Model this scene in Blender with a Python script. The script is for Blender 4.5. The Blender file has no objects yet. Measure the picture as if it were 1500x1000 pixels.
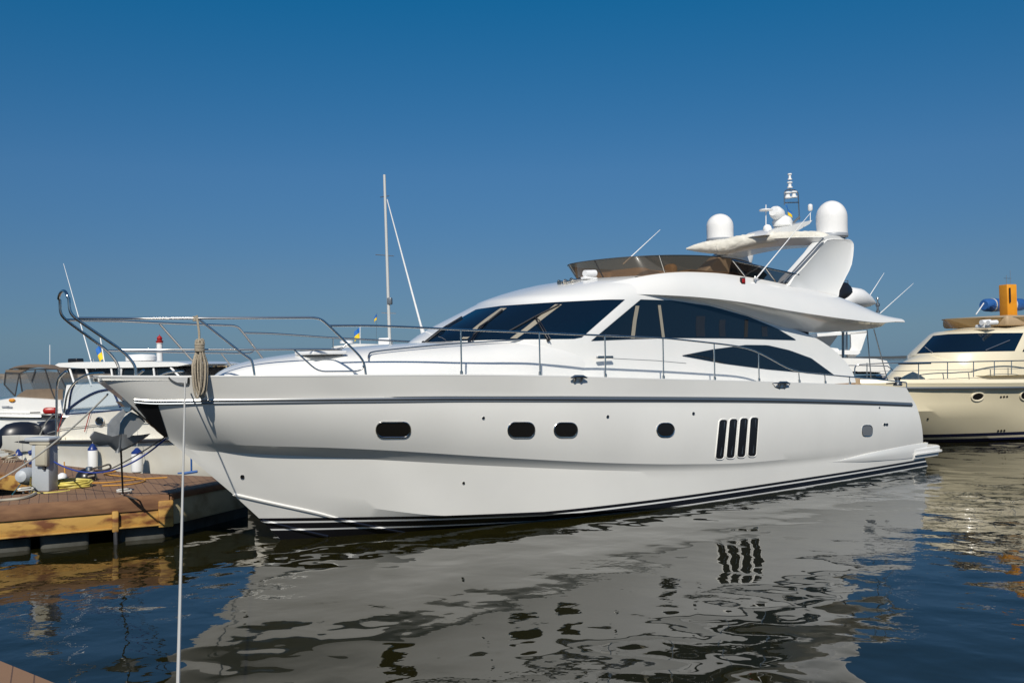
import bpy, bmesh, math, random
from mathutils import Vector, Matrix
from mathutils.bvhtree import BVHTree
random.seed(7)
R = math.radians
S = bpy.context.scene
COL = S.collection

# ------------------------------------------------------------------ camera
FPX, EYE = 1441.0, 2.8                      # focal length in photo pixels, eye height above water
PITCH, ROLL = math.atan(33 / FPX), R(1.05)
cam = bpy.data.objects.new('camera', bpy.data.cameras.new('camera'))
COL.objects.link(cam)
cam.data.sensor_width = 36
cam.data.lens = 36 * FPX / 1500
cam.data.clip_start = 0.1
cam.data.clip_end = 9000
cam.location = (0, 0, EYE)
cam.rotation_mode = 'QUATERNION'
cam.rotation_quaternion = (Matrix.Rotation(R(90) + PITCH, 3, 'X') @ Matrix.Rotation(-ROLL, 3, 'Z')).to_quaternion()
S.camera = cam
CAMM = cam.rotation_quaternion.to_matrix()

# ------------------------------------------------------------------ light
SUN_AZ = Vector((-0.07, -1.0, 0)).normalized()
SUN_EL = R(40)
wd = bpy.data.worlds.new('World')
S.world = wd
wd.use_nodes = True
wn = wd.node_tree.nodes
sky = wn.new('ShaderNodeTexSky')
sky.sky_type = 'NISHITA'
sky.sun_disc = False
sky.sun_elevation = SUN_EL
sky.sun_rotation = math.atan2(SUN_AZ.x, SUN_AZ.y)
sky.altitude = 0
sky.air_density = 1.0
sky.dust_density = 0.0
sky.ozone_density = 10.0
bg = wn['Background']
bg.inputs[1].default_value = 0.085
# a polarised, slightly hazy sky: filter the physical sky by elevation
_tc = wn.new('ShaderNodeTexCoord'); _sp = wn.new('ShaderNodeSeparateXYZ'); _cr = wn.new('ShaderNodeValToRGB')
wd.node_tree.links.new(_tc.outputs['Generated'], _sp.inputs[0]); wd.node_tree.links.new(_sp.outputs[2], _cr.inputs[0])
_st = [(0.0,(.22,.34,.52)),(.03,(.31,.39,.49)),(.092,(.42,.48,.52)),(.19,(.43,.62,.65)),(.35,(.113,.72,.78)),(.6,(.35,.75,.85)),(1.0,(.5,.8,.9))]
while len(_cr.color_ramp.elements) < len(_st): _cr.color_ramp.elements.new(.5)
for _e, (_p, _c) in zip(_cr.color_ramp.elements, _st): _e.position = _p; _e.color = (*_c, 1)
_mx = wn.new('ShaderNodeMix'); _mx.data_type = 'RGBA'; _mx.blend_type = 'MULTIPLY'; _mx.inputs[0].default_value = 1
wd.node_tree.links.new(sky.outputs[0], _mx.inputs[6]); wd.node_tree.links.new(_cr.outputs[0], _mx.inputs[7])
wd.node_tree.links.new(_mx.outputs[2], bg.inputs[0])
sun = bpy.data.objects.new('sun', bpy.data.lights.new('sun', 'SUN'))
COL.objects.link(sun)
sun.data.energy = 4.5
sun.data.angle = R(0.6)
sun.data.color = (1.0, 0.945, 0.845)
sd = SUN_AZ * math.cos(SUN_EL) + Vector((0, 0, math.sin(SUN_EL)))
sun.rotation_mode = 'QUATERNION'
sun.rotation_quaternion = (sd).to_track_quat('Z', 'Y')
S.view_settings.view_transform = 'Standard'
S.view_settings.look = 'None'
S.view_settings.exposure = 0.0
S.view_settings.gamma = 1.0
S.cycles.caustics_reflective = True
S.cycles.max_bounces = 8
S.cycles.transparent_max_bounces = 12

# ------------------------------------------------------------------ pixel geometry
def ray(px, py):
    return CAMM @ Vector(((px - 750) / FPX, (500 - py) / FPX, -1.0))
CAM = Vector((0, 0, EYE))
def at_z(px, py, z):
    d = ray(px, py)
    return CAM + d * ((z - EYE) / d.z)
def at_y(px, py, y):
    d = ray(px, py)
    return CAM + d * (y / d.y)

class Frame:
    """s runs aft from the bow tip, t towards the side the camera sees, z up from the water."""
    def __init__(self, origin, ang, sign):
        self.o = Vector((origin[0], origin[1], 0))
        self.ax = Vector((math.cos(ang), math.sin(ang), 0))
        self.sign = sign                       # local y = sign * t
        self.lat = Vector((-math.sin(ang), math.cos(ang), 0)) * sign
        self.ang = ang
    def px(self, px, py, t):                   # pixel on the plane of constant t
        s = 5.0
        for _ in range(25 if callable(t) else 1):
            tt = t(s) if callable(t) else t
            d = ray(px, py)
            o = CAM - self.o
            p = o + d * ((tt - o.dot(self.lat)) / d.dot(self.lat))
            s = p.dot(self.ax)
        return (s, tt, p.z)
    def pxs(self, px, py, s):                  # pixel on the plane of constant s
        d = ray(px, py); o = CAM - self.o
        p = o + d * ((s - o.dot(self.ax)) / d.dot(self.ax))
        return (s, p.dot(self.lat), p.z)
    def hit(self, bvh, px, py, off=0.0):       # pixel on a built surface (local coordinates)
        d = ray(px, py); o = CAM - self.o; yl = self.lat * self.sign
        lo = Vector((o.dot(self.ax), o.dot(yl), o.z))
        ld = Vector((d.dot(self.ax), d.dot(yl), d.z)).normalized()
        h, n, i, dist = bvh.ray_cast(lo, ld)
        if h is None: return None
        if n.dot(ld) > 0: n = -n
        return h + n * off
    def root(self, name, rz=None):
        e = bpy.data.objects.new(name, None); COL.objects.link(e)
        e.empty_display_size = 0.3
        e.location = self.o; e.rotation_euler = (0, 0, self.ang)
        return e

WORLD = Frame((0, 0), 0, 1)

def lerp(tab, x):
    if x <= tab[0][0]: return tab[0][1]
    for a, b in zip(tab, tab[1:]):
        if x <= b[0]:
            return a[1] + (b[1] - a[1]) * (x - a[0]) / (b[0] - a[0])
    return tab[-1][1]
def table(tab):                                # smooth interpolation (monotone cubic)
    xs = [p[0] for p in tab]; ys = [p[1] for p in tab]; n = len(xs)
    d = [(ys[i+1]-ys[i])/(xs[i+1]-xs[i]) for i in range(n-1)]
    m = [d[0]] + [0 if d[i-1]*d[i] <= 0 else 2*d[i-1]*d[i]/(d[i-1]+d[i]) for i in range(1, n-1)] + [d[-1]]
    def f(x):
        if x <= xs[0]: return ys[0]
        if x >= xs[-1]: return ys[-1]
        i = 0
        while x > xs[i+1]: i += 1
        h = xs[i+1]-xs[i]; u = (x-xs[i])/h
        return (ys[i]*(1+2*u)*(1-u)**2 + h*m[i]*u*(1-u)**2 + ys[i+1]*u*u*(3-2*u) + h*m[i+1]*u*u*(u-1))
    return f
def spline(pts, n, bias=1.0):                  # Catmull-Rom through 3-D points, n samples by chord length
    P = [Vector(p) for p in pts]
    L = [0]
    for a, b in zip(P, P[1:]): L.append(L[-1] + max((b-a).length, 1e-6))
    fx = [table(list(zip(L, [p[k] for p in P]))) for k in range(3)] if len(P) > 2 else None
    out = []
    for i in range(n):
        u = (i/(n-1))**bias * L[-1]
        out.append(Vector([f(u) for f in fx]) if fx else P[0].lerp(P[1], u/L[-1]))
    return out
def catmull(pts, k=6, closed=False):           # rounder smoothing for tubes and outlines
    P = [Vector(p) for p in pts]; n = len(P); out = []
    rng = range(n if closed else n-1)
    for i in rng:
        g = lambda j: P[j % n] if closed else P[min(max(j, 0), n-1)]
        p0, p1, p2, p3 = g(i-1), g(i), g(i+1), g(i+2)
        for q in range(k):
            u = q/k
            out.append(0.5*((2*p1)+(p2-p0)*u+(2*p0-5*p1+4*p2-p3)*u*u+(3*p1-p0-3*p2+p3)*u**3))
    if not closed: out.append(P[-1])
    return out
def round_poly(pts, r, k=4):                   # polyline with rounded bends
    P = [Vector(p) for p in pts]; out = [P[0]]
    for a, b, c in zip(P, P[1:], P[2:]):
        da, dc = (a-b), (c-b)
        ra = min(r, da.length*.45); rc = min(r, dc.length*.45)
        p, q = b+da.normalized()*ra, b+dc.normalized()*rc
        for i in range(k+1):
            u = i/k
            out.append(p*(1-u)**2 + b*2*u*(1-u) + q*u*u)
    out.append(P[-1]); return out

# ------------------------------------------------------------------ mesh builder
class MB:
    def __init__(self, fr=None):
        self.v = []; self.f = []; self.sg = fr.sign if fr else 1
    def add(self, vs, fs):
        b = len(self.v)
        self.v += [(p[0], p[1]*self.sg, p[2]) for p in vs]
        self.f += [[b+i for i in f] for f in fs]
        return self
    def grid(self, rows, closed=False, cap0=False, cap1=False):
        n = len(rows[0]); vs = [p for r in rows for p in r]; fs = []
        m = n if closed else n-1
        for i in range(len(rows)-1):
            for j in range(m):
                k = (j+1) % n
                fs.append([i*n+j, i*n+k, (i+1)*n+k, (i+1)*n+j])
        if cap0: fs.append(list(range(n)))
        if cap1: fs.append([(len(rows)-1)*n+j for j in range(n)])
        return self.add(vs, fs)
    def tube(self, pts, r, n=8, closed=False, flat=1.0):
        P = [Vector(p) for p in pts]; rows = []
        rr = r if isinstance(r, (list, tuple)) else [r]*len(P)
        up = None
        for i, p in enumerate(P):
            a = P[i-1] if (i > 0 or closed) else p
            b = P[(i+1) % len(P)] if (i < len(P)-1 or closed) else p
            d = (b-a)
            d = d.normalized() if d.length > 1e-9 else Vector((0, 0, 1))
            if up is None:
                up = Vector((0, 0, 1)) if abs(d.z) < .9 else Vector((1, 0, 0))
            x = d.cross(up)
            if x.length < 1e-4: x = d.cross(Vector((0.3, 1, 0.2)))
            x.normalize(); y = x.cross(d).normalized(); up = y
            rows.append([p + (x*math.cos(2*math.pi*k/n)*flat + y*math.sin(2*math.pi*k/n))*rr[i] for k in range(n)])
        if closed: rows.append(rows[0]); return self.grid(rows, True)
        return self.grid(rows, True, True, True)
    def box(self, c, d, rz=0, bev=0.0, ry=0, rx=0):
        hx, hy, hz = d[0]/2, d[1]/2, d[2]/2
        m = Matrix.Rotation(rz, 3, 'Z') @ Matrix.Rotation(ry, 3, 'Y') @ Matrix.Rotation(rx, 3, 'X')
        C = Vector(c)
        if bev <= 0:
            vs = [C + m @ Vector((x, y, z)) for x in (-hx, hx) for y in (-hy, hy) for z in (-hz, hz)]
            return self.add(vs, [(0,1,3,2),(4,6,7,5),(0,4,5,1),(2,3,7,6),(0,2,6,4),(1,5,7,3)])
        b = min(bev, hx*.9, hy*.9, hz*.9)
        def ring(z, q):
            o = []
            for sx, sy, a0 in ((1,1,0),(-1,1,1),(-1,-1,2),(1,-1,3)):
                for k in range(4):
                    a = (a0 + k/3)*math.pi/2
                    o.append(C + m @ Vector((sx*(hx-b)+math.cos(a)*(b-q), sy*(hy-b)+math.sin(a)*(b-q), z)))
            return o
        zs = [(-hz, b*.999), (-hz+b*.3, b*.3), (-hz+b, 0), (hz-b, 0), (hz-b*.3, b*.3), (hz, b*.999)]
        return self.grid([ring(z, q) for z, q in zs], True, True, True)
    def prism(self, outline, off):              # outline: 3-D points, off: extrusion vector
        o = [Vector(p) for p in outline]; w = Vector(off); n = len(o)
        vs = o + [p+w for p in o]
        return self.add(vs, [list(range(n)), list(range(2*n-1, n-1, -1))] + [[i, (i+1) % n, n+(i+1) % n, n+i] for i in range(n)])
    def lathe(self, prof, c=(0,0,0), n=24, axis=None):
        m = Vector((0, 0, 1)).rotation_difference(Vector(axis).normalized()).to_matrix() if axis else Matrix.Identity(3)
        C = Vector(c)
        rows = [[C + m @ Vector((r*math.cos(2*math.pi*k/n), r*math.sin(2*math.pi*k/n), z)) for k in range(n)] for r, z in prof]
        return self.grid(rows, True, prof[0][0] > 1e-4, prof[-1][0] > 1e-4)
    def ball(self, c, r, n=14, sz=(1,1,1)):
        C = Vector(c); m = n//2
        rows = [[C + Vector((r*sz[0]*math.sin(math.pi*max(i,.01)/m)*math.cos(2*math.pi*k/n), r*sz[1]*math.sin(math.pi*max(i,.01)/m)*math.sin(2*math.pi*k/n), r*sz[2]*math.cos(math.pi*i/m))) for k in range(n)] for i in range(m+1)]
        return self.grid(rows, True)
    def bvh(self):
        return BVHTree.FromPolygons(self.v, self.f)
    def build(self, name, mat, parent=None, angle=35, kind=None):
        me = bpy.data.meshes.new(name)
        bm = bmesh.new()
        vs = [bm.verts.new(p) for p in self.v]
        for f in self.f:
            try: bm.faces.new([vs[i] for i in f])
            except ValueError: pass
        bmesh.ops.remove_doubles(bm, verts=bm.verts, dist=1e-5)
        bmesh.ops.recalc_face_normals(bm, faces=bm.faces)
        for f in bm.faces: f.smooth = True
        bm.to_mesh(me); bm.free()
        me.set_sharp_from_angle(angle=R(angle))
        for m in (mat if isinstance(mat, (list, tuple)) else [mat]): me.materials.append(m)
        o = bpy.data.objects.new(name, me); COL.objects.link(o)
        if parent: o.parent = parent
        if kind: o['kind'] = kind
        return o
def tag(o, label=None, cat=None, group=None, kind=None):
    if label: o['label'] = label
    if cat: o['category'] = cat
    if group: o['group'] = group
    if kind: o['kind'] = kind
    return o

# ------------------------------------------------------------------ materials
M = {}
def mat(name, col, rough=0.5, metal=0.0, **k):
    m = bpy.data.materials.new(name); m.use_nodes = True
    p = m.node_tree.nodes['Principled BSDF']
    p.inputs['Base Color'].default_value = (*col, 1)
    p.inputs['Roughness'].default_value = rough
    p.inputs['Metallic'].default_value = metal
    for a, v in k.items(): p.inputs[a.replace('_', ' ')].default_value = v
    M[name] = m
    return m, m.node_tree.nodes, m.node_tree.links, p
def noise_mix(name, c1, c2, scale, rough, det=4, bump=0, lo=.35, hi=.65, sc=(1,1,1), metal=0, **k):
    m, n, l, p = mat(name, c1, rough, metal, **k)
    tc = n.new('ShaderNodeTexCoord'); mp = n.new('ShaderNodeMapping'); mp.inputs['Scale'].default_value = sc
    nz = n.new('ShaderNodeTexNoise'); nz.inputs['Scale'].default_value = scale; nz.inputs['Detail'].default_value = det
    cr = n.new('ShaderNodeValToRGB')
    cr.color_ramp.elements[0].position = lo; cr.color_ramp.elements[0].color = (*c1, 1)
    cr.color_ramp.elements[1].position = hi; cr.color_ramp.elements[1].color = (*c2, 1)
    l.new(tc.outputs['Object'], mp.inputs[0]); l.new(mp.outputs[0], nz.inputs['Vector'])
    l.new(nz.outputs[0], cr.inputs[0]); l.new(cr.outputs[0], p.inputs['Base Color'])
    if bump:
        b = n.new('ShaderNodeBump'); b.inputs['Strength'].default_value = .6; b.inputs['Distance'].default_value = bump
        l.new(nz.outputs[0], b.inputs['Height']); l.new(b.outputs[0], p.inputs['Normal'])
    return m, n, l, p

GEL = (0.80, 0.79, 0.76)
noise_mix('gelcoat', GEL, (0.77, 0.77, 0.745), 1.3, .22, Coat_Weight=.5, Coat_Roughness=.05)
noise_mix('cream_gelcoat', (0.78, 0.70, 0.52), (0.75, 0.67, 0.49), 1.3, .28, Coat_Weight=.3, Coat_Roughness=.08)
noise_mix('old_gelcoat', (0.80, 0.77, 0.68), (0.76, 0.72, 0.62), 2.0, .35)
mat('steel', (0.66, 0.64, 0.60), .22, 1.0)
mat('dull_steel', (0.42, 0.43, 0.43), .35, 1.0)
noise_mix('galvanised', (0.34, 0.35, 0.35), (0.46, 0.46, 0.45), 9, .5, metal=.6)
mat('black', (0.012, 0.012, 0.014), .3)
mat('rubber', (0.03, 0.03, 0.033), .6)
mat('strake_grey', (0.16, 0.18, 0.2), .35, .3)
mat('interior', (0.012, 0.012, 0.013), .8)
mat('glass', (0.003, 0.009, 0.018), .03, 0, IOR=1.8)
mat('side_glass', (0.006, 0.011, 0.017), .04, 0, IOR=1.7)
mat('port_glass', (0.012, 0.011, 0.010), .05, 0, IOR=1.6)
mat('tan_pillar', (0.30, 0.27, 0.21), .5)
mat('navy', (0.015, 0.02, 0.05), .3)
mat('navy_fabric', (0.012, 0.03, 0.09), .8)
mat('blue_plastic', (0.01, 0.03, 0.16), .35)
mat('blue_canvas', (0.015, 0.09, 0.30), .6)
mat('white_plastic', (0.80, 0.80, 0.79), .35)
mat('dome', (0.80, 0.79, 0.77), .3)
mat('grey_plastic', (0.32, 0.34, 0.37), .4)
noise_mix('orange_paint', (0.72, 0.29, 0.012), (0.62, 0.24, 0.01), 3, .5)
mat('red', (0.35, 0.012, 0.01), .35)
mat('flag_blue', (0.01, 0.12, 0.42), .7)
mat('flag_yellow', (0.75, 0.52, 0.01), .7)
mat('beige_seat', (0.42, 0.30, 0.18), .6)
noise_mix('white_canvas', (0.74, 0.71, 0.63), (0.64, 0.61, 0.53), 11, .8, bump=.05, sc=(1, .35, .8))
noise_mix('tan_canvas', (0.19, 0.14, 0.095), (0.155, 0.115, 0.08), 3, .85)
noise_mix('rope', (0.42, 0.36, 0.27), (0.28, 0.24, 0.18), 60, .9, bump=.01)
mat('white_rope', (0.50, 0.49, 0.45), .85)
mat('dark_rope', (0.06, 0.055, 0.05), .9)
mat('blue_rope', (0.02, 0.05, 0.28), .8)
mat('yellow_hose', (0.62, 0.52, 0.12), .45)
mat('orange_rope', (0.55, 0.27, 0.04), .8)
mat('teal', (0.02, 0.16, 0.2), .5)
noise_mix('rust_yellow', (0.47, 0.27, 0.065), (0.15, 0.05, 0.015), 2.6, .65, det=9, bump=.01, lo=.46, hi=.64, sc=(1, 1, 2.5))
noise_mix('cream_steel', (0.50, 0.44, 0.28), (0.20, 0.12, 0.05), 1.8, .6, det=7, lo=.55, hi=.8)
noise_mix('float_grey', (0.075, 0.075, 0.065), (0.035, 0.033, 0.025), 3, .8, det=6, bump=.02)
noise_mix('stone', (0.24, 0.20, 0.15), (0.13, 0.11, 0.09), .3, .9)
noise_mix('sand_wall', (0.46, 0.34, 0.18), (0.36, 0.27, 0.15), .5, .9)
noise_mix('far_land', (0.045, 0.055, 0.06), (0.06, 0.065, 0.065), .02, .95)
mat('pedestal_grey', (0.40, 0.43, 0.46), .5)
mat('pedestal_beige', (0.42, 0.39, 0.31), .5)

def planks(name, c1, c2, width, ang):
    m, n, l, p = mat(name, c1, .75)
    tc = n.new('ShaderNodeTexCoord'); mp = n.new('ShaderNodeMapping'); mp.inputs['Rotation'].default_value = (0, 0, ang)
    l.new(tc.outputs['Object'], mp.inputs[0])
    sp = n.new('ShaderNodeSeparateXYZ'); l.new(mp.outputs[0], sp.inputs[0])
    dv = n.new('ShaderNodeMath'); dv.operation = 'DIVIDE'; dv.inputs[1].default_value = width; l.new(sp.outputs[0], dv.inputs[0])
    fr = n.new('ShaderNodeMath'); fr.operation = 'FRACT'; l.new(dv.outputs[0], fr.inputs[0])
    fl = n.new('ShaderNodeMath'); fl.operation = 'FLOOR'; l.new(dv.outputs[0], fl.inputs[0])
    wn_ = n.new('ShaderNodeTexWhiteNoise'); wn_.noise_dimensions = '1D'; l.new(fl.outputs[0], wn_.inputs['W'])
    nz = n.new('ShaderNodeTexNoise'); nz.inputs['Scale'].default_value = 3; nz.inputs['Detail'].default_value = 6; l.new(tc.outputs['Object'], nz.inputs['Vector'])
    ad = n.new('ShaderNodeMath'); ad.operation = 'ADD'; l.new(wn_.outputs[0], ad.inputs[0]); l.new(nz.outputs[0], ad.inputs[1])
    mx = n.new('ShaderNodeMix'); mx.data_type = 'RGBA'; mx.inputs[6].default_value = (*c1, 1); mx.inputs[7].default_value = (*c2, 1)
    ml = n.new('ShaderNodeMath'); ml.operation = 'MULTIPLY'; ml.inputs[1].default_value = .5; l.new(ad.outputs[0], ml.inputs[0]); l.new(ml.outputs[0], mx.inputs[0])
    gp = n.new('ShaderNodeMath'); gp.operation = 'LESS_THAN'; gp.inputs[1].default_value = .06; l.new(fr.outputs[0], gp.inputs[0])
    m2 = n.new('ShaderNodeMix'); m2.data_type = 'RGBA'; m2.inputs[7].default_value = (.11, .062, .043, 1)
    l.new(mx.outputs[2], m2.inputs[6]); l.new(gp.outputs[0], m2.inputs[0]); l.new(m2.outputs[2], p.inputs['Base Color'])
    b = n.new('ShaderNodeBump'); b.inputs['Distance'].default_value = .01; b.invert = True
    l.new(gp.outputs[0], b.inputs['Height']); l.new(b.outputs[0], p.inputs['Normal'])
    return m
planks('deck_brown', (0.27, 0.155, 0.085), (0.20, 0.112, 0.06), .14, R(-25))
noise_mix('board_brown', (0.26, 0.135, 0.065), (0.15, 0.07, 0.035), 2.5, .7, det=7, sc=(1, 1, 4))
mat('teak', (0.33, 0.19, 0.09), .6)

def tinted(name, tint, dif=None, k=.0):          # see-through tinted acrylic or vinyl
    m = bpy.data.materials.new(name); m.use_nodes = True; n = m.node_tree.nodes; l = m.node_tree.links
    n.remove(n['Principled BSDF'])
    tr = n.new('ShaderNodeBsdfTransparent'); tr.inputs[0].default_value = (*tint, 1)
    g = n.new('ShaderNodeBsdfGlossy'); g.inputs['Roughness'].default_value = .03; g.inputs[0].default_value = (.9, .9, .9, 1)
    lw = n.new('ShaderNodeLayerWeight'); lw.inputs[0].default_value = .5
    pw = n.new('ShaderNodeMath'); pw.operation = 'POWER'; pw.inputs[1].default_value = 4.0; l.new(lw.outputs['Facing'], pw.inputs[0])
    f = n.new('ShaderNodeMath'); f.operation = 'MULTIPLY_ADD'; f.inputs[1].default_value = .8; f.inputs[2].default_value = .04; l.new(pw.outputs[0], f.inputs[0])
    body = tr.outputs[0]
    if dif:
        d = n.new('ShaderNodeBsdfDiffuse'); d.inputs[0].default_value = (*dif, 1)
        m0 = n.new('ShaderNodeMixShader'); m0.inputs[0].default_value = k
        l.new(tr.outputs[0], m0.inputs[1]); l.new(d.outputs[0], m0.inputs[2]); body = m0.outputs[0]
    mx = n.new('ShaderNodeMixShader'); l.new(f.outputs[0], mx.inputs[0]); l.new(body, mx.inputs[1]); l.new(g.outputs[0], mx.inputs[2])
    l.new(mx.outputs[0], n['Material Output'].inputs[0]); M[name] = m
tinted('brown_acrylic', (0.36, 0.25, 0.16), (.13, .09, .06), .48)
tinted('amber_acrylic', (0.45, 0.33, 0.18), (.42, .30, .15), .55)
tinted('smoke_acrylic', (0.25, 0.25, 0.26))
tinted('clear_vinyl', (0.50, 0.50, 0.50), (.4, .4, .4), .18)
tinted('clear_glass', (0.66, 0.74, 0.80), (.5, .55, .6), .12)

def hull_paint(name, base, rows, ref_k):
    """Gelcoat with the painted boot stripe: rows = [(height, colour), ...] measured along z - k*s."""
    m, n, l, p = noise_mix(name, base, tuple(c*.96 for c in base), .8, .2, Coat_Weight=.6, Coat_Roughness=.04)
    src = p.inputs['Base Color'].links[0].from_socket
    tc = n.new('ShaderNodeTexCoord'); sp = n.new('ShaderNodeSeparateXYZ'); l.new(tc.outputs['Object'], sp.inputs[0])
    # w = z - a*max(0, s0 - s)
    sb = n.new('ShaderNodeMath'); sb.operation = 'SUBTRACT'; sb.inputs[0].default_value = ref_k[1]; l.new(sp.outputs[0], sb.inputs[1])
    mx0 = n.new('ShaderNodeMath'); mx0.operation = 'MAXIMUM'; mx0.inputs[1].default_value = 0; l.new(sb.outputs[0], mx0.inputs[0])
    pw = n.new('ShaderNodeMath'); pw.operation = 'MULTIPLY'; pw.inputs[1].default_value = ref_k[0]; l.new(mx0.outputs[0], pw.inputs[0])
    w = n.new('ShaderNodeMath'); w.operation = 'SUBTRACT'; l.new(sp.outputs[2], w.inputs[0]); l.new(pw.outputs[0], w.inputs[1])
    cur = src
    for h, c in rows:                          # from the top down: below h use colour c
        lt = n.new('ShaderNodeMath'); lt.operation = 'LESS_THAN'; lt.inputs[1].default_value = h; l.new(w.outputs[0], lt.inputs[0])
        mx = n.new('ShaderNodeMix'); mx.data_type = 'RGBA'; mx.inputs[7].default_value = (*c, 1)
        l.new(lt.outputs[0], mx.inputs[0]); l.new(cur, mx.inputs[6]); cur = mx.outputs[2]
    l.new(cur, p.inputs['Base Color'])
    # gelcoat is never perfectly fair
    nz = n.new('ShaderNodeTexNoise'); nz.inputs['Scale'].default_value = 1.6; nz.inputs['Detail'].default_value = 1
    l.new(tc.outputs['Object'], nz.inputs['Vector'])
    b = n.new('ShaderNodeBump'); b.inputs['Distance'].default_value = .004; b.inputs['Strength'].default_value = .5
    l.new(nz.outputs[0], b.inputs['Height']); l.new(b.outputs[0], p.inputs['Normal']); l.new(b.outputs[0], p.inputs['Coat Normal'])
BK, WH = (0.010, 0.010, 0.013), (0.78, 0.78, 0.76)
hull_paint('hull_white', (0.83, 0.815, 0.77), [(.20, BK), (.145, WH), (.115, BK), (.015, WH), (-.012, BK)], (.043, 7.0))
hull_paint('hull_cream', (0.74, 0.655, 0.46), [(.30, (0.012, 0.016, 0.05)), (.19, (0.7, 0.62, 0.45)), (.12, (0.012, 0.016, 0.06))], (0, 0))

# ------------------------------------------------------------------ water
def build_water():
    m, n, l, p = mat('water', (0.0125, 0.0115, 0.003), .012, 0, IOR=1.333)
    tc = n.new('ShaderNodeTexCoord')
    def nz(scale, det, sc=(1, 1, 1), rot=0, dist=0):
        mp = n.new('ShaderNodeMapping'); mp.inputs['Scale'].default_value = sc; mp.inputs['Rotation'].default_value = (0, 0, rot)
        l.new(tc.outputs['Object'], mp.inputs[0])
        t = n.new('ShaderNodeTexNoise'); t.inputs['Scale'].default_value = scale; t.inputs['Detail'].default_value = det
        t.inputs['Distortion'].default_value = dist
        l.new(mp.outputs[0], t.inputs['Vector']); return t.outputs[0]
    def mul(a, k):
        q = n.new('ShaderNodeMath'); q.operation = 'MULTIPLY'; l.new(a, q.inputs[0])
        if isinstance(k, float): q.inputs[1].default_value = k
        else: l.new(k, q.inputs[1])
        return q.outputs[0]
    def add(a, b_):
        q = n.new('ShaderNodeMath'); q.operation = 'ADD'; l.new(a, q.inputs[0]); l.new(b_, q.inputs[1]); return q.outputs[0]
    patch = n.new('ShaderNodeMapRange'); patch.inputs[1].default_value = .42; patch.inputs[2].default_value = .62
    patch.inputs[3].default_value = .0; patch.inputs[4].default_value = 1.0
    l.new(nz(.22, 2), patch.inputs[0])
    h = add(mul(nz(.9, 1, (1, 1.0, 1), .4), .040), mul(nz(2.3, 1, (1, 1, 1), 1.1, .5), .0060))
    h = add(h, mul(mul(nz(7, 2, (1, 1, 1), .2), .0030), patch.outputs[0]))
    b = n.new('ShaderNodeBump'); b.inputs['Distance'].default_value = 1.0; b.inputs['Strength'].default_value = 1.0
    l.new(h, b.inputs['Height']); l.new(b.outputs[0], p.inputs['Normal'])
    mb = MB()
    xs = [-6000, -60, 60, 6000]; ys = [-200, -2, 120, 8000]
    mb.grid([[(x, y, 0) for x in xs] for y in ys])
    return mb.build('water', m, kind='structure')
build_water()

mat('cowl_black', (0.010, 0.012, 0.020), .35)
mat('anchor_steel', (0.36, 0.36, 0.35), .42, .5)
mat('mast_grey', (0.55, 0.55, 0.53), .45)
mat('frosted_glass', (0.16, 0.17, 0.185), .3)
mat('curtain', (0.018, 0.02, 0.024), .3)
mat('strake_steel', (0.50, 0.50, 0.49), .32, .9)
mat('brown_lining', (0.26, 0.17, 0.10), .7)

# ================================================================== THE BIG YACHT
_c1 = at_z(412, 790, 0); _p = at_z(1350, 683, 0); _L = (_p - _c1).length
_ang = math.atan2(_p.y-_c1.y, _p.x-_c1.x) + math.asin(2.2/_L)
_f = Frame(_c1, _ang, -1)
_tip = _c1 + _f.ax * _f.px(140, 551, 0)[0]
Y = Frame(_tip, _ang, -1)
yacht = Y.root('motor_yacht')
tag(yacht, 'large white flybridge motor yacht with dark tinted windows filling the middle of the picture', 'yacht')
V = Vector
def pl(pts, t): return [Y.px(x, y, t) for x, y in pts]

t_sheer = table([(-.3,.16),(0,.22),(1,.75),(2,1.2),(3,1.6),(4,1.9),(6,2.3),(8,2.48),(10,2.53),(14,2.5),(17,2.4),(20,2.25)])
t_str = table([(.4,.14),(1,.54),(2,1.02),(3,1.44),(4,1.77),(6,2.22),(8,2.44),(10,2.51),(14,2.5),(17,2.41),(20,2.27)])
t_k0 = table([(1.15,.0),(1.3,.10),(2,.56),(3,1.04),(4,1.42),(6,1.97),(8,2.28),(10,2.42),(12,2.46),(16,2.43),(20,2.26)])
t_k1 = table([(1.15,.0),(1.3,.02),(2,.34),(3,.80),(4,1.22),(6,1.83),(8,2.18),(10,2.35),(12,2.41),(16,2.40),(20,2.25)])
t_ch = table([(2.06,0),(3,.46),(4,.90),(6,1.62),(8,2.08),(10,2.27),(12,2.35),(16,2.36),(20,2.22)])

SHEER = [(0,.0,2.735)] + pl([(200,551),(300,551),(400,550.5),(500,549.8),(675,549),(800,550.5),(900,553.4),(1000,556),(1100,558.5),(1200,562),(1290,565.3),(1328,568.6)], t_sheer)
SHEER[0] = (-.02, .2, 2.735)
STR = [(.36,.12,2.40)] + pl([(230,587),(310,586),(480,584.6),(660,583.6),(900,584.5),(1100,585.8),(1220,588.4),(1342,593)], t_str)
K0 = [(1.05,0,1.75)] + pl([(290,648),(360,652),(480,655.5),(560,659),(720,669),(900,678),(1000,679.5),(1100,677),(1212,666),(1290,657),(1352,649)], t_k0)
K1 = [(1.20,0,1.62)] + pl([(290,659.5),(360,664),(480,669.5),(560,673.5),(720,682),(900,689),(1000,690.5),(1100,688),(1212,678.5),(1290,671),(1352,664)], t_k1)
CH = [(2.06,0,.84)] + pl([(432,731),(528,742),(656,755)], t_ch) + [(8.5,2.14,.08),(11,2.32,-.02),(15,2.36,-.06),(19.9,2.22,-.08)]
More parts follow.
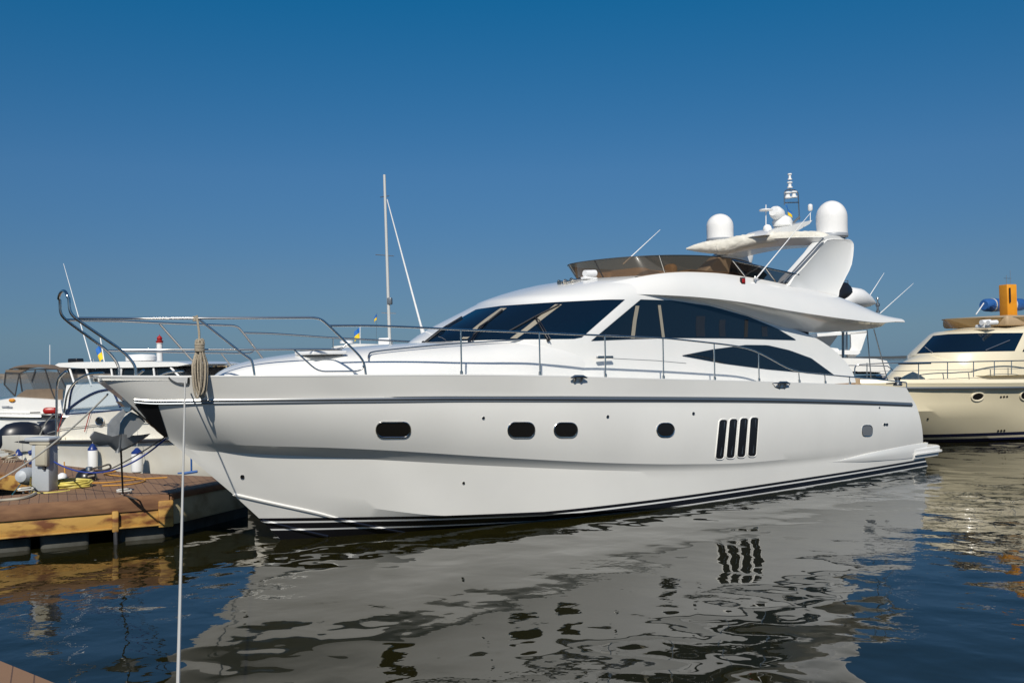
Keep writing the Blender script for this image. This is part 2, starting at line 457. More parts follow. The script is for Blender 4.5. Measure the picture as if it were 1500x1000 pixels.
KEEL = [(2.10,0,.80),(2.62,0,.29),(2.9,0,0),(3.5,0,-.45),(5,0,-.8),(12,0,-.95),(19.9,0,-.85)]
NS = 110
def curve(pts): return spline(pts, NS, 1.35)
cS, cR, c0, c1, cC, cK = map(curve, (SHEER, STR, K0, K1, CH, KEEL))
def between(a, b, n, bulge):                    # rows between two rails; bulge pushes sideways (+ out)
    out = []
    for i in range(1, n):
        u = i/n; row = []
        for p, q in zip(a, b):
            d = q - p; k = 4*u*(1-u)*bulge*min(1, abs(p.y)+abs(q.y))
            row.append(p.lerp(q, u) + V((0, k, 0)))
        out.append(row)
    return out
rows = [cS] + between(cS, cR, 3, .0) + [cR] + between(cR, c0, 8, .05) + [c0] + between(c0, c1, 4, -.01) + [c1] + between(c1, cC, 5, .0) + [cC] + between(cC, cK, 3, 0) + [cK]
port = MB(Y).grid(rows)
HULL = port.bvh()
mb = MB(Y).grid(rows)
mb.grid([[V((p.x, -p.y, p.z)) for p in r] for r in rows])
mb.grid([[r[-1] for r in rows], [V((r[-1].x, -r[-1].y, r[-1].z)) for r in rows]])     # transom
mb.grid([[r[0] for r in rows], [V((r[0].x, -r[0].y, r[0].z)) for r in rows]])
hull = mb.build('hull', M['hull_white'], yacht, 13)

# deck just under the rail cap, cap strip along the sheer
mb = MB(Y)
mb.grid([[V((p.x+.02, -p.y*.97+.0, p.z-.06)), V((p.x+.02, 0, p.z-.03)), V((p.x+.02, p.y*.97, p.z-.06))] for p in cS])
mb.build('deck', M['gelcoat'], yacht)
mb = MB(Y)
for sg in (1, -1):
    mb = MB(Y); mb.grid([[V((p.x, sg*p.y, p.z-.01)), V((p.x, sg*p.y, p.z+.012)), V((p.x+.02, sg*max(p.y-.09, .02), p.z+.012)), V((p.x+.02, sg*max(p.y-.09, .02), p.z-.08))] for p in cS]).build('rail_cap', M['gelcoat'], yacht)
# rubbing strake: dark recess band with a bright steel half round
for nm, r, dz, off, m in (('strake_band', .026, .034, -.008, 'strake_grey'), ('rub_rail', .030, 0, .004, 'strake_steel'), ('strake_band', .022, -.044, -.008, 'strake_grey')):
    for sg in (1, -1):
        MB(Y).tube([V((p.x, sg*(p.y+off), p.z+dz)) for p in cR[3:-1]], [r*(.55+.45*min(1, i/70)) for i in range(3, NS-1)], 8).build(nm, M[m], yacht)

# ---- patches laid on a built surface
def patch(bvh, top, bot, nu=24, nv=8, off=.006, both=False, fr=Y):
    """Panel on a surface: top and bottom edges as pixel polylines, joined row by row."""
    def along(poly, u):
        L = [0]
        for a, b in zip(poly, poly[1:]): L.append(L[-1] + math.hypot(b[0]-a[0], b[1]-a[1]))
        x = u*L[-1]
        for i in range(len(poly)-1):
            if x <= L[i+1] + 1e-9:
                k = (x-L[i])/max(L[i+1]-L[i], 1e-9)
                return (poly[i][0]+(poly[i+1][0]-poly[i][0])*k, poly[i][1]+(poly[i+1][1]-poly[i][1])*k)
        return poly[-1]
    g = []
    for j in range(nv+1):
        row = []
        for i in range(nu+1):
            a, b = along(top, i/nu), along(bot, i/nu)
            h = fr.hit(bvh, a[0]+(b[0]-a[0])*j/nv, a[1]+(b[1]-a[1])*j/nv, off)
            row.append(h)
        g.append(row)
    for j in range(nv+1):                       # fill rare misses from the neighbour
        for i in range(nu+1):
            if g[j][i] is None:
                c = [g[j][k] for k in range(nu+1) if g[j][k] is not None]
                g[j][i] = min(c, key=lambda q: 0) if c else V((0, 0, 0))
    mb = MB(); mb.sg = 1                        # hits are already local
    vs = [[(p[0], p[1], p[2]) for p in r] for r in g]
    mb.grid(vs)
    if both: mb.grid([[(p[0], -p[1], p[2]) for p in r] for r in vs])
    return mb, g
def hitY(bvh, x, y, off=0.0): return Y.hit(bvh, x, y, off)

def outline_panel(bvh, poly, name, m, off, parent=yacht, both=False, rim=None, fr=Y, rim_r=.012, angle=40):
    """Convex-ish outline in pixels -> fan of rings on the surface, optional raised rim tube."""
    fine = []
    for a_, b_ in zip(poly, poly[1:]+poly[:1]):
        k_ = max(1, int(math.hypot(b_[0]-a_[0], b_[1]-a_[1])/5))
        fine += [(a_[0]+(b_[0]-a_[0])*i/k_, a_[1]+(b_[1]-a_[1])*i/k_) for i in range(k_)]
    poly = fine
    cx = sum(p[0] for p in poly)/len(poly); cy = sum(p[1] for p in poly)/len(poly)
    rows = []
    for k in (0.02, .35, .7, 1.0):
        rows.append([fr.hit(bvh, cx+(x-cx)*k, cy+(y-cy)*k, off) for x, y in poly])
    if any(p is None for r in rows for p in r): return None
    mb = MB()
    mb.grid(rows, True, True)
    if both: mb.grid([[V((p.x, -p.y, p.z)) for p in r] for r in rows], True, True)
    o = mb.build(name, M[m], parent, angle)
    if rim:
        q = MB()
        ring = [fr.hit(bvh, x, y, off*.6) for x, y in poly]
        q.tube(ring, rim_r, 6, True)
        if both: q.tube([V((p.x, -p.y, p.z)) for p in ring], rim_r, 6, True)
        q.build('rim', M[rim], o)
    return o
def stadium(cx, cy, w, h, r, sk=0.0, n=5):      # rounded rectangle in pixels; sk = sideways shear per px up
    out = []
    r = min(r, w/2, h/2)
    for sx, sy, a0 in ((1,-1,-90),(1,1,0),(-1,1,90),(-1,-1,180)):
        for k in range(n+1):
            a = R(a0 + 90*k/n)
            x = sx*(w/2-r) + r*math.cos(a); y = sy*(h/2-r) + r*math.sin(a)
            out.append((cx+x-sk*y, cy+y))
    return out

for cx, cy, w, h in ((576,629,50,22),(763.5,629.5,39,22),(828.5,629.5,34,21),(974.5,629.5,26,20)):
    outline_panel(HULL, stadium(cx, cy, w, h, 10), 'porthole', 'port_glass', .008, rim='steel', rim_r=.014)
outline_panel(HULL, stadium(1270, 630.5, 15, 16, 5), 'porthole', 'frosted_glass', .008, rim='steel', rim_r=.012)
for k, (xt, xb) in enumerate(((1059.5,1053.5),(1074.5,1069.3),(1090.0,1085),(1105.0,1101))):
    cx = (xt+xb)/2; yt, yb = 614.0-k*1.1, 672.5-k*1.3
    outline_panel(HULL, stadium(cx, (yt+yb)/2, 12.5, yb-yt, 4.5, (xt-xb)/(yb-yt)), 'air_vent', 'black', .006, rim='hull_white', rim_r=.013)
# louvre fins inside the vents
for k, (xt, xb) in enumerate(((1059.5,1053.5),(1074.5,1069.3),(1090.0,1085),(1105.0,1101))):
    a = hitY(HULL, xb+1.5, 667-k*1.3, .012); b = hitY(HULL, xt+1.5, 617-k*1.1, .012)
    mb = MB(); mb.tube([a, b], .006, 5); mb.build('vent_fin', M['dull_steel'], yacht)
for x, y, r in ((708,612,1.8),(890,610,1.8),(1015.5,605.5,1.8),(355,698,2.6),(679,707,1.6),(1295.5,621.5,1.6),(1299,621.5,1.6),(1288,597,.9)):
    outline_panel(HULL, stadium(x, y, r*2, r*2.3, r), 'drain_outlet', 'black', .008, rim='steel', rim_r=.006)
# fairleads in the bulwark with cleats
for x, y, w, h in ((845,555,33,11),(1144,564,26,9)):
    pan = outline_panel(HULL, [(x-w/2, y-3), (x-w*.3, y-3.4), (x, y-3.5), (x+w*.3, y-3.4), (x+w/2, y-3), (x+w*.35, y+h*.25), (x+w*.15, y+h*.45), (x-w*.15, y+h*.45), (x-w*.35, y+h*.25)], 'fairlead', 'white_plastic', .006, rim='steel', rim_r=.012)
    a, b = hitY(HULL, x-w*.36, y-2.5, .06), hitY(HULL, x+w*.36, y-2.5, .06)
    c1_, d1_ = hitY(HULL, x-w*.14, y-1.5, .05), hitY(HULL, x-w*.14, y+h*.3, .02)
    c2_, d2_ = hitY(HULL, x+w*.14, y-1.5, .05), hitY(HULL, x+w*.14, y+h*.3, .02)
    if None not in (a, b, c1_, d1_, c2_, d2_):
        mb = MB()
        mb.tube([a, a.lerp(b,.25)+V((0,0,.02)), a.lerp(b,.75)+V((0,0,.02)), b], [.012,.03,.03,.012], 8)
        mb.tube([c1_, d1_], .022, 8); mb.tube([c2_, d2_], .022, 8)
        mb.build('cleat', M['dull_steel'], yacht)

# stem plate that the anchor rides against
mb, g = patch(HULL, [(194,591),(200,591),(231,591)], [(238,640.5),(241,641),(246,638)], 8, 14, .012)
for row in g:                                   # wrap the leading edge round the stem
    row[0] = V((row[0].x, 0, row[0].z)); 
mb = MB(); gg = [[(p[0]-(.015 if i == 0 else 0), p[1], p[2]) for i, p in enumerate(r)] for r in g]
mb.grid(gg); mb.grid([[(p[0], -p[1], p[2]) for p in r] for r in gg])
mb.build('stem_plate', M['black'], yacht)
# oval bow fairlead with its steel lip
top = [(248,550.5),(250,554),(256,558.5),(264,561),(272,561.5),(275,561)]
ring = [hitY(HULL, x, y, .01) for x, y in [(247,551.5),(249,554.5),(255,558.5),(263,561.3),(272,562),(276,561),(276,556),(276,551.8)]]
mb = MB(); mb.tube(round_poly(ring, .05), .013, 6); mb.build('bow_fairlead', M['dull_steel'], yacht)
mb, g = patch(HULL, [(248,551.6),(275,551.6)], [(256,559),(274,560.5)], 6, 5, .008); mb.build('fairlead_opening', M['white_plastic'], yacht)

# spray rails on the bottom
for pts in ([(343,723.5),(400,736.5),(464,750.5),(512,763.5),(560,773.5),(610,782)], [(384,761.5),(445,777),(480,785)]):
    q = [hitY(HULL, x, y, .0) for x, y in pts]; q = [p for p in q if p]
    if len(q) < 2: continue
    for sg in (1, -1):
        MB().tube(catmull([V((p.x, p.y*sg, p.z)) for p in q], 5), .026, 6).build('spray_rail', M['hull_white'], yacht)

# swim platform and its moulded fairing
FT = [(1212,677.5),(1240,671.5),(1270,664),(1300,657.5),(1330,651.5),(1358,647.5)]
FBm = [(1214,679),(1240,677.5),(1270,675.5),(1300,673.5),(1330,671),(1350,668)]
top_ = spline(pl(FT, t_k1), 26); bot_ = spline([(s, t-.02, z) for s, t, z in pl(FBm, t_k1)], 26)
for sg in (1, -1):
    rows_ = []
    for i, (a, b) in enumerate(zip(top_, bot_)):
        k = .05*math.sin(min(1, i/14)*math.pi/2)
        mid = a.lerp(b, .3)
        pts_ = [a+V((0,-.06,.0)), a+V((0,k*.5,-.005)), V((mid.x, mid.y+k*.92, mid.z)), a.lerp(b,.62)+V((0,k,0)), b+V((0,k*.55,0)), b+V((0,-.06,-.02))]
        rows_.append([V((p.x, p.y*sg, p.z)) for p in pts_])
    MB(Y).grid(rows_, False).build('platform_fairing', M['gelcoat'], yacht, 40)
e = bot_[-1]; zt_ = top_[-1].z
def plat_ring(z, q):
    x0, x1, hw, r = 19.0, 20.56-q, 2.36-q, .35
    o = [V((x0, -hw, z)), V((x0, hw, z))]
    for k in range(7):
        a = R(90 - 90*k/6); o.append(V((x1-r+r*math.cos(a), hw-r+r*math.sin(a), z)))
    for k in range(7):
        a = R(0 - 90*k/6); o.append(V((x1-r+r*math.cos(a), -hw+r+r*math.sin(a), z)))
    return o
mb = MB(Y).grid([plat_ring(z, q) for z, q in ((.20,.16),(.24,.05),(.33,.03),(.34,-.02),(.38,-.02),(.39,.02),(.47,.02),(.50,.05))], True, True, True)
mb.build('swim_platform', M['gelcoat'], yacht, 40)

# ------------------------------------------------------------------ superstructure
zc = table([(p[0], p[2]) for p in pl([(318,551),(330,543),(345,536),(365,530),(385,525.5),(420,520),(450,516),(500,510.5),(540,506.5),(580,503.5),(620,501.5)], 0)] + [(7.2,3.34),(9,3.36),(12,3.36),(17.2,3.3)])
t_base = table([(1.84,.30),(2.2,.62),(3,1.0),(4,1.32),(5,1.55),(6,1.72),(7,1.84),(8,1.86),(9,1.80),(10,1.70),(12,1.6)])
z_sh = table([(p[0], p[2]) for p in SHEER])
secs = []
for i in range(70):
    s = 1.84 + (12-1.84)*(i/69)
    tb, zb, zm = t_base(s), z_sh(s)-.10, zc(s)
    h = max(zm-zb, .02); row = []
    for k in range(15):                         # superelliptic shoulder
        a = math.pi/2*k/14
        ex = .62 if s < 5 else .62-.22*min(1, (s-5)/4)
        row.append(V((s, tb*math.cos(a)**ex*(1-.06*(k/14)) if k < 14 else 0, zb + h*math.sin(a)**(ex if s > 5 else .85-.23*s/5))))
    secs.append(row + [V((p.x, -p.y, p.z)) for p in row[-2::-1]])
mb = MB(Y).grid(secs, False, True, True)
TRUNK = MB(Y).grid(secs).bvh()
mb.build('coachroof', M['gelcoat'], yacht, 50)

# band edge (aft outline of the house side) on the slightly sloping side plane
def W(z): return 1.93 - .13*(z-2.4)
def side_px(x, y):
    t = 1.85; 
    for _ in range(6): t = W(Y.px(x, y, t)[2])
    return Y.px(x, y, t)
BAND = [side_px(x, y) for x, y in ((1253,556),(1249,545),(1239,530),(1222,513),(1197,496),(1166,483),(1124,471.5),(1068,453),(1040,445),(1010,437.5),(962,430.5))]
A_of = table([(p[2], p[0]) for p in BAND])
F_of = table([(2.2,5.9),(3.0,5.8),(3.2,5.74),(3.24,5.78),(3.87,7.12),(4.02,7.5),(4.12,7.9)])
def plan(z, F, Wd, Ss, A, n=22, ex=2.35):
    """half plan outline from the aft end forward to the centreline"""
    o = [V((A + (Ss-A)*i/14, Wd, z)) for i in range(14)] if A > Ss else []
    for i in range(n+1):
        a = math.pi/2*i/n
        o.append(V((Ss - (Ss-F)*max(0,math.sin(a))**(2/ex), Wd*max(0,math.cos(a))**(2/ex), z)))
    return o
def full(h): return h + [V((p.x, -p.y, p.z)) for p in h[-2::-1]]
S_of = table([(2.2,9.0),(3.2,8.9),(3.95,9.9),(4.12,10.2)])
zs = [2.2 + (4.0-2.2)*i/30 for i in range(31)]
hs = []
for z in zs:
    hs.append(full(plan(z, F_of(z), W(z), min(S_of(z), A_of(z)-.01), A_of(z))))
# forehead above the windscreen, crowned roof
roof_lv = [(4.04,7.50,1.714,10.0),(4.12,7.74,1.70,10.15),(4.22,8.08,1.675,10.4),(4.33,8.52,1.635,10.6),(4.43,9.0,1.58,10.9),(4.52,9.6,1.49,11.2),(4.58,10.3,1.33,11.5),(4.61,11.2,1.0,11.9)]
rf = [full(plan(z, F, w_, s_, 13.5)) for z, F, w_, s_ in roof_lv]
HMB = MB(Y).grid(hs+rf, False, False, True)
HMB.build('cabin', M['gelcoat'], yacht, 50)
HOUSE = MB(Y).grid(hs+rf).bvh()

# ------------------------------------------------------------------ glazing laid flush on the house
def pane(name, m, top, bot, bvh=HOUSE, nu=28, nv=8, off=.008, parent=yacht):
    mb, g = patch(bvh, top, bot, nu, nv, off)
    return mb.build(name, M[m], parent, 60), g
wind, _ = pane('windscreen', 'glass',
     [(676,465.5),(698,453.2),(734,448.3),(768,446),(816,442.8),(888,439),(915,438.8)],
     [(622,501.4),(672,499.7),(720,498),(768,497),(840,496.2),(852,494)], nu=40)
side_win, _ = pane('side_window', 'side_glass',
     [(938,438.6),(984,440),(1040,448.2),(1096,463.6),(1138,481),(1165,497)],
     [(865.5,499.2),(920,496.8),(984,494.8),(1068,495.4),(1165,498.2)], nu=40)
low_win, _ = pane('quarter_window', 'side_glass',
     [(999,520.4),(1044,511.5),(1092,505),(1124,505.4),(1156,512.8),(1188,524.5),(1221,548.6)],
     [(1000,521.5),(1060,532.6),(1124,541),(1172,545.4),(1221,549.6)], nu=40)
def strip(bvh, pts, w, name, m, off=.014, parent=yacht):
    """narrow flat strip following the surface between pixel points"""
    a = [Y.hit(bvh, x-w/2, y, off) for x, y in pts]; b = [Y.hit(bvh, x+w/2, y, off) for x, y in pts]
    if any(p is None for p in a+b): return
    mid = [(p+q)/2 for p, q in zip(a, b)]
    MB().grid([a, [m_ + (p-q).cross(mid[-1]-mid[0]).normalized()*0 for m_, p, q in zip(mid, a, b)], b]).build(name, M[m], parent)
strip(HOUSE, [(933,448),(929,470),(926,495.5)], 5.5, 'window_pillar', 'tan_pillar', parent=side_win)
strip(HOUSE, [(965,447),(968,470),(971,494)], 4.2, 'window_pillar', 'tan_pillar', parent=side_win)
strip(HOUSE, [(1093,468),(1092,494)], 5, 'window_pillar', 'interior', .012, parent=side_win)
for x_, w_ in ((1026,13),(1058,9),(1120,8)):
    strip(HOUSE, [(x_,463+(x_-1026)*.17),(x_-1,478),(x_,493)], w_, 'curtain', 'curtain', .011, parent=side_win)
strip(HOUSE, [(738,452),(718,466),(700,480),(680,497)], 9, 'window_pillar', 'tan_pillar', parent=wind)
strip(HOUSE, [(818,446.5),(795,464),(772,482),(752,496)], 10, 'window_pillar', 'tan_pillar', parent=wind)
# wipers: twin arms with a blade
def hh_(x, y, o): return Y.hit(HOUSE, x, y, o) or Y.hit(TRUNK, x, y, o)
for base_, mid_, bl0, bl1 in (((622,502),(645,487),(633,495),(677,466)),((688,501),(703,482),(694,492),(736,456)),((802,498),(786,472),(745,487),(819,448))):
    a, b, c, d = hh_(*base_, .03), hh_(*mid_, .05), hh_(*bl0, .03), hh_(*bl1, .03)
    if not (a and b and c and d): continue
    m_ = c.lerp(d, .5)+V((0,0,.02))
    w = MB().tube([a, b, m_], .012, 6)
    w.tube([a+V((.0,-.07,0)), b+V((0,-.06,0)), m_], .010, 6)
    w.ball(a, .035, 8)
    wo = w.build('wiper', M['black'], yacht)
    MB().tube([c, c.lerp(d,.5)+V((0,0,.015)), d], .017, 5).build('wiper_blade', M['rubber'], wo)
# moulded feature line along the side
fl_ = [hh_(x, y, .002) for x, y in ((640,516),(700,516.5),(760,518),(830,521),(900,525),(960,528),(1005,532))]
MB().tube([p for p in fl_ if p], .005, 5).build('trim_line', M['strake_grey'], yacht)
# foredeck hatch
h = Y.hit(TRUNK, 470, 519.5, .01)
if h:
    hb_ = MB().box(h+V((0,0,.02)), (.62,.62,.06), bev=.02).build('deck_hatch', M['white_plastic'], yacht)
    MB().box(h+V((0,0,.055)), (.50,.50,.015), bev=.005).build('hatch_glass', M['side_glass'], hb_)
# black sill line and handrail on the coachroof
hr = [Y.hit(TRUNK, x, y, .05) or Y.hit(HOUSE, x, y, .05) for x, y in ((539,529),(540,523),(546,519.5),(575,516),(620,511.5),(660,508),(700,505),(760,501.5),(805,497.5))]
hr = [p for p in hr if p]
MB().tube(catmull(hr, 4), .014, 6).build('grab_rail', M['dull_steel'], yacht)

# ------------------------------------------------------------------ flybridge moulding
tT = table([(7.5,1.0),(8.5,1.28),(9.5,1.46),(11,1.60),(13,1.68),(16,1.80),(19.6,1.98)])
tO = table([(9.0,1.70),(9.8,1.755),(11,1.88),(13,2.10),(16,2.26),(19.6,2.24)])
TP = pl([(900,404.5),(970,400),(1012,398.4),(1046,399.8),(1096,406),(1146,415.5),(1216,431),(1264,449),(1289,461),(1309,466.5)], tT)
OP = pl([(962,431.5),(1000,433.5),(1040,436.8),(1096,444),(1152,454),(1208,462.8),(1250,468.4),(1289,472.4),(1311,471)], tO)
zT = table([(p[0], p[2]) for p in TP]); zO = table([(p[0], p[2]) for p in OP])
IP = BAND[::-1][:6] + pl([(1182,486.5),(1236,485.3),(1278,481),(1296,476.5)], 1.62)
zI = table([(p[0], p[2]) for p in IP]); 
tI = table([(9.6,1.72),(10.5,1.735),(12,1.76),(14.3,1.80),(15.3,1.72),(16.5,1.62),(19.6,1.62)])
s_end = TP[-1][0]
print('fly', TP[0], TP[-1], OP[0], OP[-1], IP[4:7], s_end)
outer = []; under = []; inner = []
NF = 60
for i in range(NF):
    s = 9.15 + (s_end-9.15)*i/(NF-1)
    em = max(0, 1-(s-9.15)/1.6)**1.5
    a = V((s, tT(s)-.14*em, zT(s)-.14*em)); b = V((s, tO(s)-.11*em, zO(s)))
    c = V((s, tI(s)-.2*em, min(zI(s), b.z-.004)))
    r = []
    for k in range(9):
        u = k/8
        p = a.lerp(b, u); g = 4*u*(1-u)
        r.append(p + V((0, .05*g*(1-em), .035*g*(1-em))))
    outer.append(r)
    w_ = min(1, max(0, (s-9.8)/2))
    un = [b, b+V((0,-.03,-.012*w_))]
    for k in range(1, 8):
        u = k/7
        p = (b+V((0,-.03,-.012*w_))).lerp(c, u); g = 4*u*(1-u)
        un.append(p + V((0, -.02*g*w_, .10*g*w_)))
    un.append(V((s, 0, c.z)))
    under.append(un)
    fl = max(c.z+.05, a.z-.55)
    inner.append([a, a+V((0,-.03,.012)), a+V((0,-.09,.01)), V((s, a.y-.13, max(fl, a.z-.2))), V((s, a.y-.15, fl)), V((s, 0, fl))])
mb = MB(Y)
for sg in (1, -1):
    for rr in (outer, under):
        mb.grid([[V((p.x, p.y*sg, p.z)) for p in r] for r in rr])
FLY = MB(Y).grid(outer).grid(under).bvh()
FLYO = MB(Y).grid(outer).bvh()
e0 = outer[-1]+under[-1]
mb.add([p for p in outer[-1]] + under[-1][1:] + [V((p.x,-p.y,p.z)) for p in under[-1][-2:0:-1]] + [V((p.x,-p.y,p.z)) for p in outer[-1][::-1]], [list(range(len(outer[-1])*2+len(under[-1])*2-3))])
mb.build('flybridge_moulding', M['gelcoat'], yacht, 30)
mb = MB(Y)
for sg in (1, -1):
    mb.grid([[V((p.x, p.y*sg, p.z)) for p in r] for r in inner if 9.9 < r[0].x < 16.4])
mb.build('flybridge_lining', M['brown_lining'], yacht, 30)
# cockpit bulkhead behind the house
MB(Y).prism([V((15.6,-1.75,2.1)), V((15.6,1.75,2.1)), V((15.4,1.7,3.5)), V((15.4,-1.7,3.5))], (.05,0,0)).build('aft_bulkhead', M['interior'], yacht)

# ---- flybridge windscreen: tinted acrylic wrapping round the helm
def wrap(F, Wd, Ss, A, zf, n=26, ex=2.6, back=10):
    o = [V((A+(Ss-A)*i/back, Wd, 0)) for i in range(back)]
    for i in range(n+1):
        a = math.pi/2*i/n
        o.append(V((Ss-(Ss-F)*max(0,math.sin(a))**(2/ex), Wd*max(0,math.cos(a))**(2/ex), 0)))
    return [V((p.x, p.y, zf(p.x, p.y))) for p in o]
zb = lambda s, t: (max(zT(s), 4.45) if s > 9.6 else 4.40+.05*min(1,(s-8.6)))-.02
ztop_t = table([(8.6,4.90),(9.6,4.93),(11,4.98),(12.2,5.0),(12.9,4.99),(13.4,4.93),(13.8,4.80),(14.1,4.62)])
base = wrap(10.35, 1.54, 12.3, 13.9, zb, ex=2.3)
topc = wrap(10.05, 1.64, 12.1, 14.0, lambda s, t: max(ztop_t(s), zb(s, t)+.01), ex=2.3)
def full2(h): return h + [V((p.x, -p.y, p.z)) for p in h[-2::-1]]
B2, T2 = full2(base), full2(topc)
mid = [b.lerp(t, .5)+V((0,0,0)) for b, t in zip(B2, T2)]
MB(Y).grid([B2, mid, T2]).build('flybridge_screen', M['brown_acrylic'], yacht, 60)
for nm_, ln_, r_ in (('screen_edge', T2, .008), ('screen_gasket', B2, .012)):
    MB(Y).tube(ln_, r_, 6).build(nm_, M['rubber'], yacht)
def near_px(line, x):
    best = None
    for i, p in enumerate(line[:len(line)//2]):
        w = Y.o + Y.ax*p.x + Y.lat*p.y + V((0,0,p.z)); c = CAMM.transposed() @ (w-CAM)
        px_ = 750 + FPX*c.x/-c.z
        if best is None or abs(px_-x) < best[0]: best = (abs(px_-x), i)
    return best[1]
for x in (852, 975):
    i = near_px(B2, x)
    MB(Y).tube([B2[i]+V((0,.012,0)), T2[i]+V((0,.012,0))], .014, 6).build('screen_post', M['rubber' if x < 900 else 'steel'], yacht)

# helm console, seats and sun pad seen through the tinted screen
for nm, c, d, bev in (('helm_console',(11.2,-.7,4.54),(.7,1.0,.5),.12),('helm_console',(11.3,.5,4.50),(1.2,1.2,.42),.12),('seat',(12.0,-.7,4.55),(.55,1.15,.75),.16),
                      ('seat',(12.6,1.2,4.42),(2.0,.55,.62),.14),('seat',(13.9,-.9,4.36),(1.9,1.0,.55),.14),('headrest',(12.0,.55,4.72),(.2,.32,.42),.09),('seat',(15.0,1.2,4.2),(1.6,.6,.5),.14)):
    MB(Y).box(c, d, bev=bev).build(nm, M['beige_seat'], yacht, 50)

# side rails with smoked glass abaft the screen
tr = 1.74
top_r = pl([(1072,381),(1100,387),(1135,395),(1170,402.3)], tr)
bot_r = [V((p[0], tT(p[0])-.03, zT(p[0]))) for p in top_r]
MB(Y).tube(top_r, .022, 8).build('side_rail', M['steel'], yacht)
MB(Y).grid([top_r, bot_r]).build('side_glass', M['smoke_acrylic'], yacht)
for a, b in (((1073,381),(1092,405)),((1122,393),(1136,412)),((1163,401),(1150,413))):
    MB(Y).tube([Y.px(*a, tr), Y.px(*b, tr-.03)], .018, 8).build('rail_post', M['steel'], yacht)

# ---- radar arch
leg = [(1143,420),(1175,430),(1214,440),(1219,428),(1231,407),(1241.5,388),(1247,362),(1246,354),(1240,350.5),(1226,350),(1207,351),(1190,369),(1168,392)]
def leg_mesh(sg):
    n = len(leg); rows = []
    lo = catmull([V(p) for p in pl(leg, 1.6)], 2, True)
    c = sum(lo, V())/len(lo)
    for dt, k in ((1.78,.90),(1.80,.96),(1.77,1.0),(1.45,1.0),(1.42,.94)):
        q = []
        for p in lo:
            lean = -.12*max(0, (p.z-4.4))/1.3
            v_ = c + (p-c)*k
            q.append(V((v_.x, (dt+lean)*sg, v_.z)))
        rows.append(q)
    return MB(Y).grid(rows, True, True, True)
leg_mesh(1).build('arch_leg', M['gelcoat'], yacht, 40)
leg_mesh(-1).build('arch_leg', M['gelcoat'], yacht, 40)
a = Y.px(1238, 351, 1.62); a2 = Y.px(1207, 351.5, 1.62)
zt0 = a[2]
print('arch', a, a2)
sec = lambda t, ds, dz: [V((a2[0]-.1+ds, t, zt0-.02+dz)), V((a2[0]+.2+ds, t, zt0+.06+dz)), V((a[0]-.2+ds, t, zt0+.05+dz)), V((a[0]+.02+ds, t, zt0-.05+dz)), V((a[0]-.05+ds, t, zt0-.20+dz)), V((a2[0]+.1+ds, t, zt0-.20+dz))]
MB(Y).grid([sec(t, -.25*math.cos(t/1.7*math.pi/2), .10*math.cos(t/1.7*math.pi/2)) for t in [1.66-3.32*i/16 for i in range(17)]], True, True, True).build('arch_beam', M['gelcoat'], yacht, 40)
# satellite domes
def dome(cx, ytop, ybase, t, r):
    b = Y.px(cx, ybase, t); tp = Y.px(cx, ytop, t)
    h = tp[2]-b[2]; c = (b[0], t, b[2])
    pf = [(r, h*.13)] + [(r*(.985+.015*u), h*(.13+.42*u)) for u in (.3,.6)] + [(r*math.cos(R(x)), h*.55+(h*.45)*math.sin(R(x))) for x in range(0, 90, 9)] + [(.001, h)]
    d = MB(Y).lathe(pf, c, 32).build('satellite_dome', M['dome'], yacht, 60)
    MB(Y).lathe([(r*.80,0),(r*.98,.03),(r*1.02,h*.05),(r*1.03,h*.11),(r*1.0,h*.13)], c, 32).build('dome_base', M['grey_plastic'], d)
    MB(Y).lathe([(.13,-.34),(.13,-.06),(r*.8,0.0)], c, 20).build('dome_pedestal', M['strake_grey'], d)
dome(1219, 294.5, 350, 1.35, .375)
dome(1055, 313.5, 355, -1.35, .35)
# folded awning in its white boot across the arch
A0, A1 = V(Y.px(1211, 352, 1.65)), V(Y.px(1006, 364, -1.75))
rows_ = []; NB = 70
pxs_ = [(1213,349,6),(1201,346,7.5),(1180,346,8),(1153,347,8.5),(1130,348.5,9),(1108,351,9.5),(1084,355.5,11.5),(1063,361,12),(1054,361.5,11.5),(1040,362,10),(1022,363,6.5),(1006,364.5,1.5)]
cs = []
for x, y, h in pxs_:
    t = 1.65 - 3.4*(1213-x)/(1213-1006)
    p = V(Y.px(x, y, t)); p2 = V(Y.px(x, y-h*.93, t)); cs.append((p, (p2-p).z))
cc = catmull([c[0] for c in cs], 8); hh = catmull([V((c[1],0,0)) for c in cs], 8)
for i, (p, h) in enumerate(zip(cc, hh)):
    h = max(h.x, .01); r = []
    for k in range(14):
        a_ = 2*math.pi*k/14
        wr = 1 + .035*math.sin(i*2.3+k*2.1)+.03*random.uniform(-1, 1)
        r.append(p + V((math.cos(a_)*h*1.15*wr, 0, math.sin(a_)*h*wr)))
    rows_.append(r)
MB(Y).grid(rows_, True, True, True).build('awning_boot', M['white_canvas'], yacht, 60)
for dx in (0, 6):
    MB(Y).tube([Y.px(1206, 349+dx, 1.7), Y.px(1147+dx, 414, 1.74)], .02, 6).build('awning_strut', M['strake_grey'], yacht)

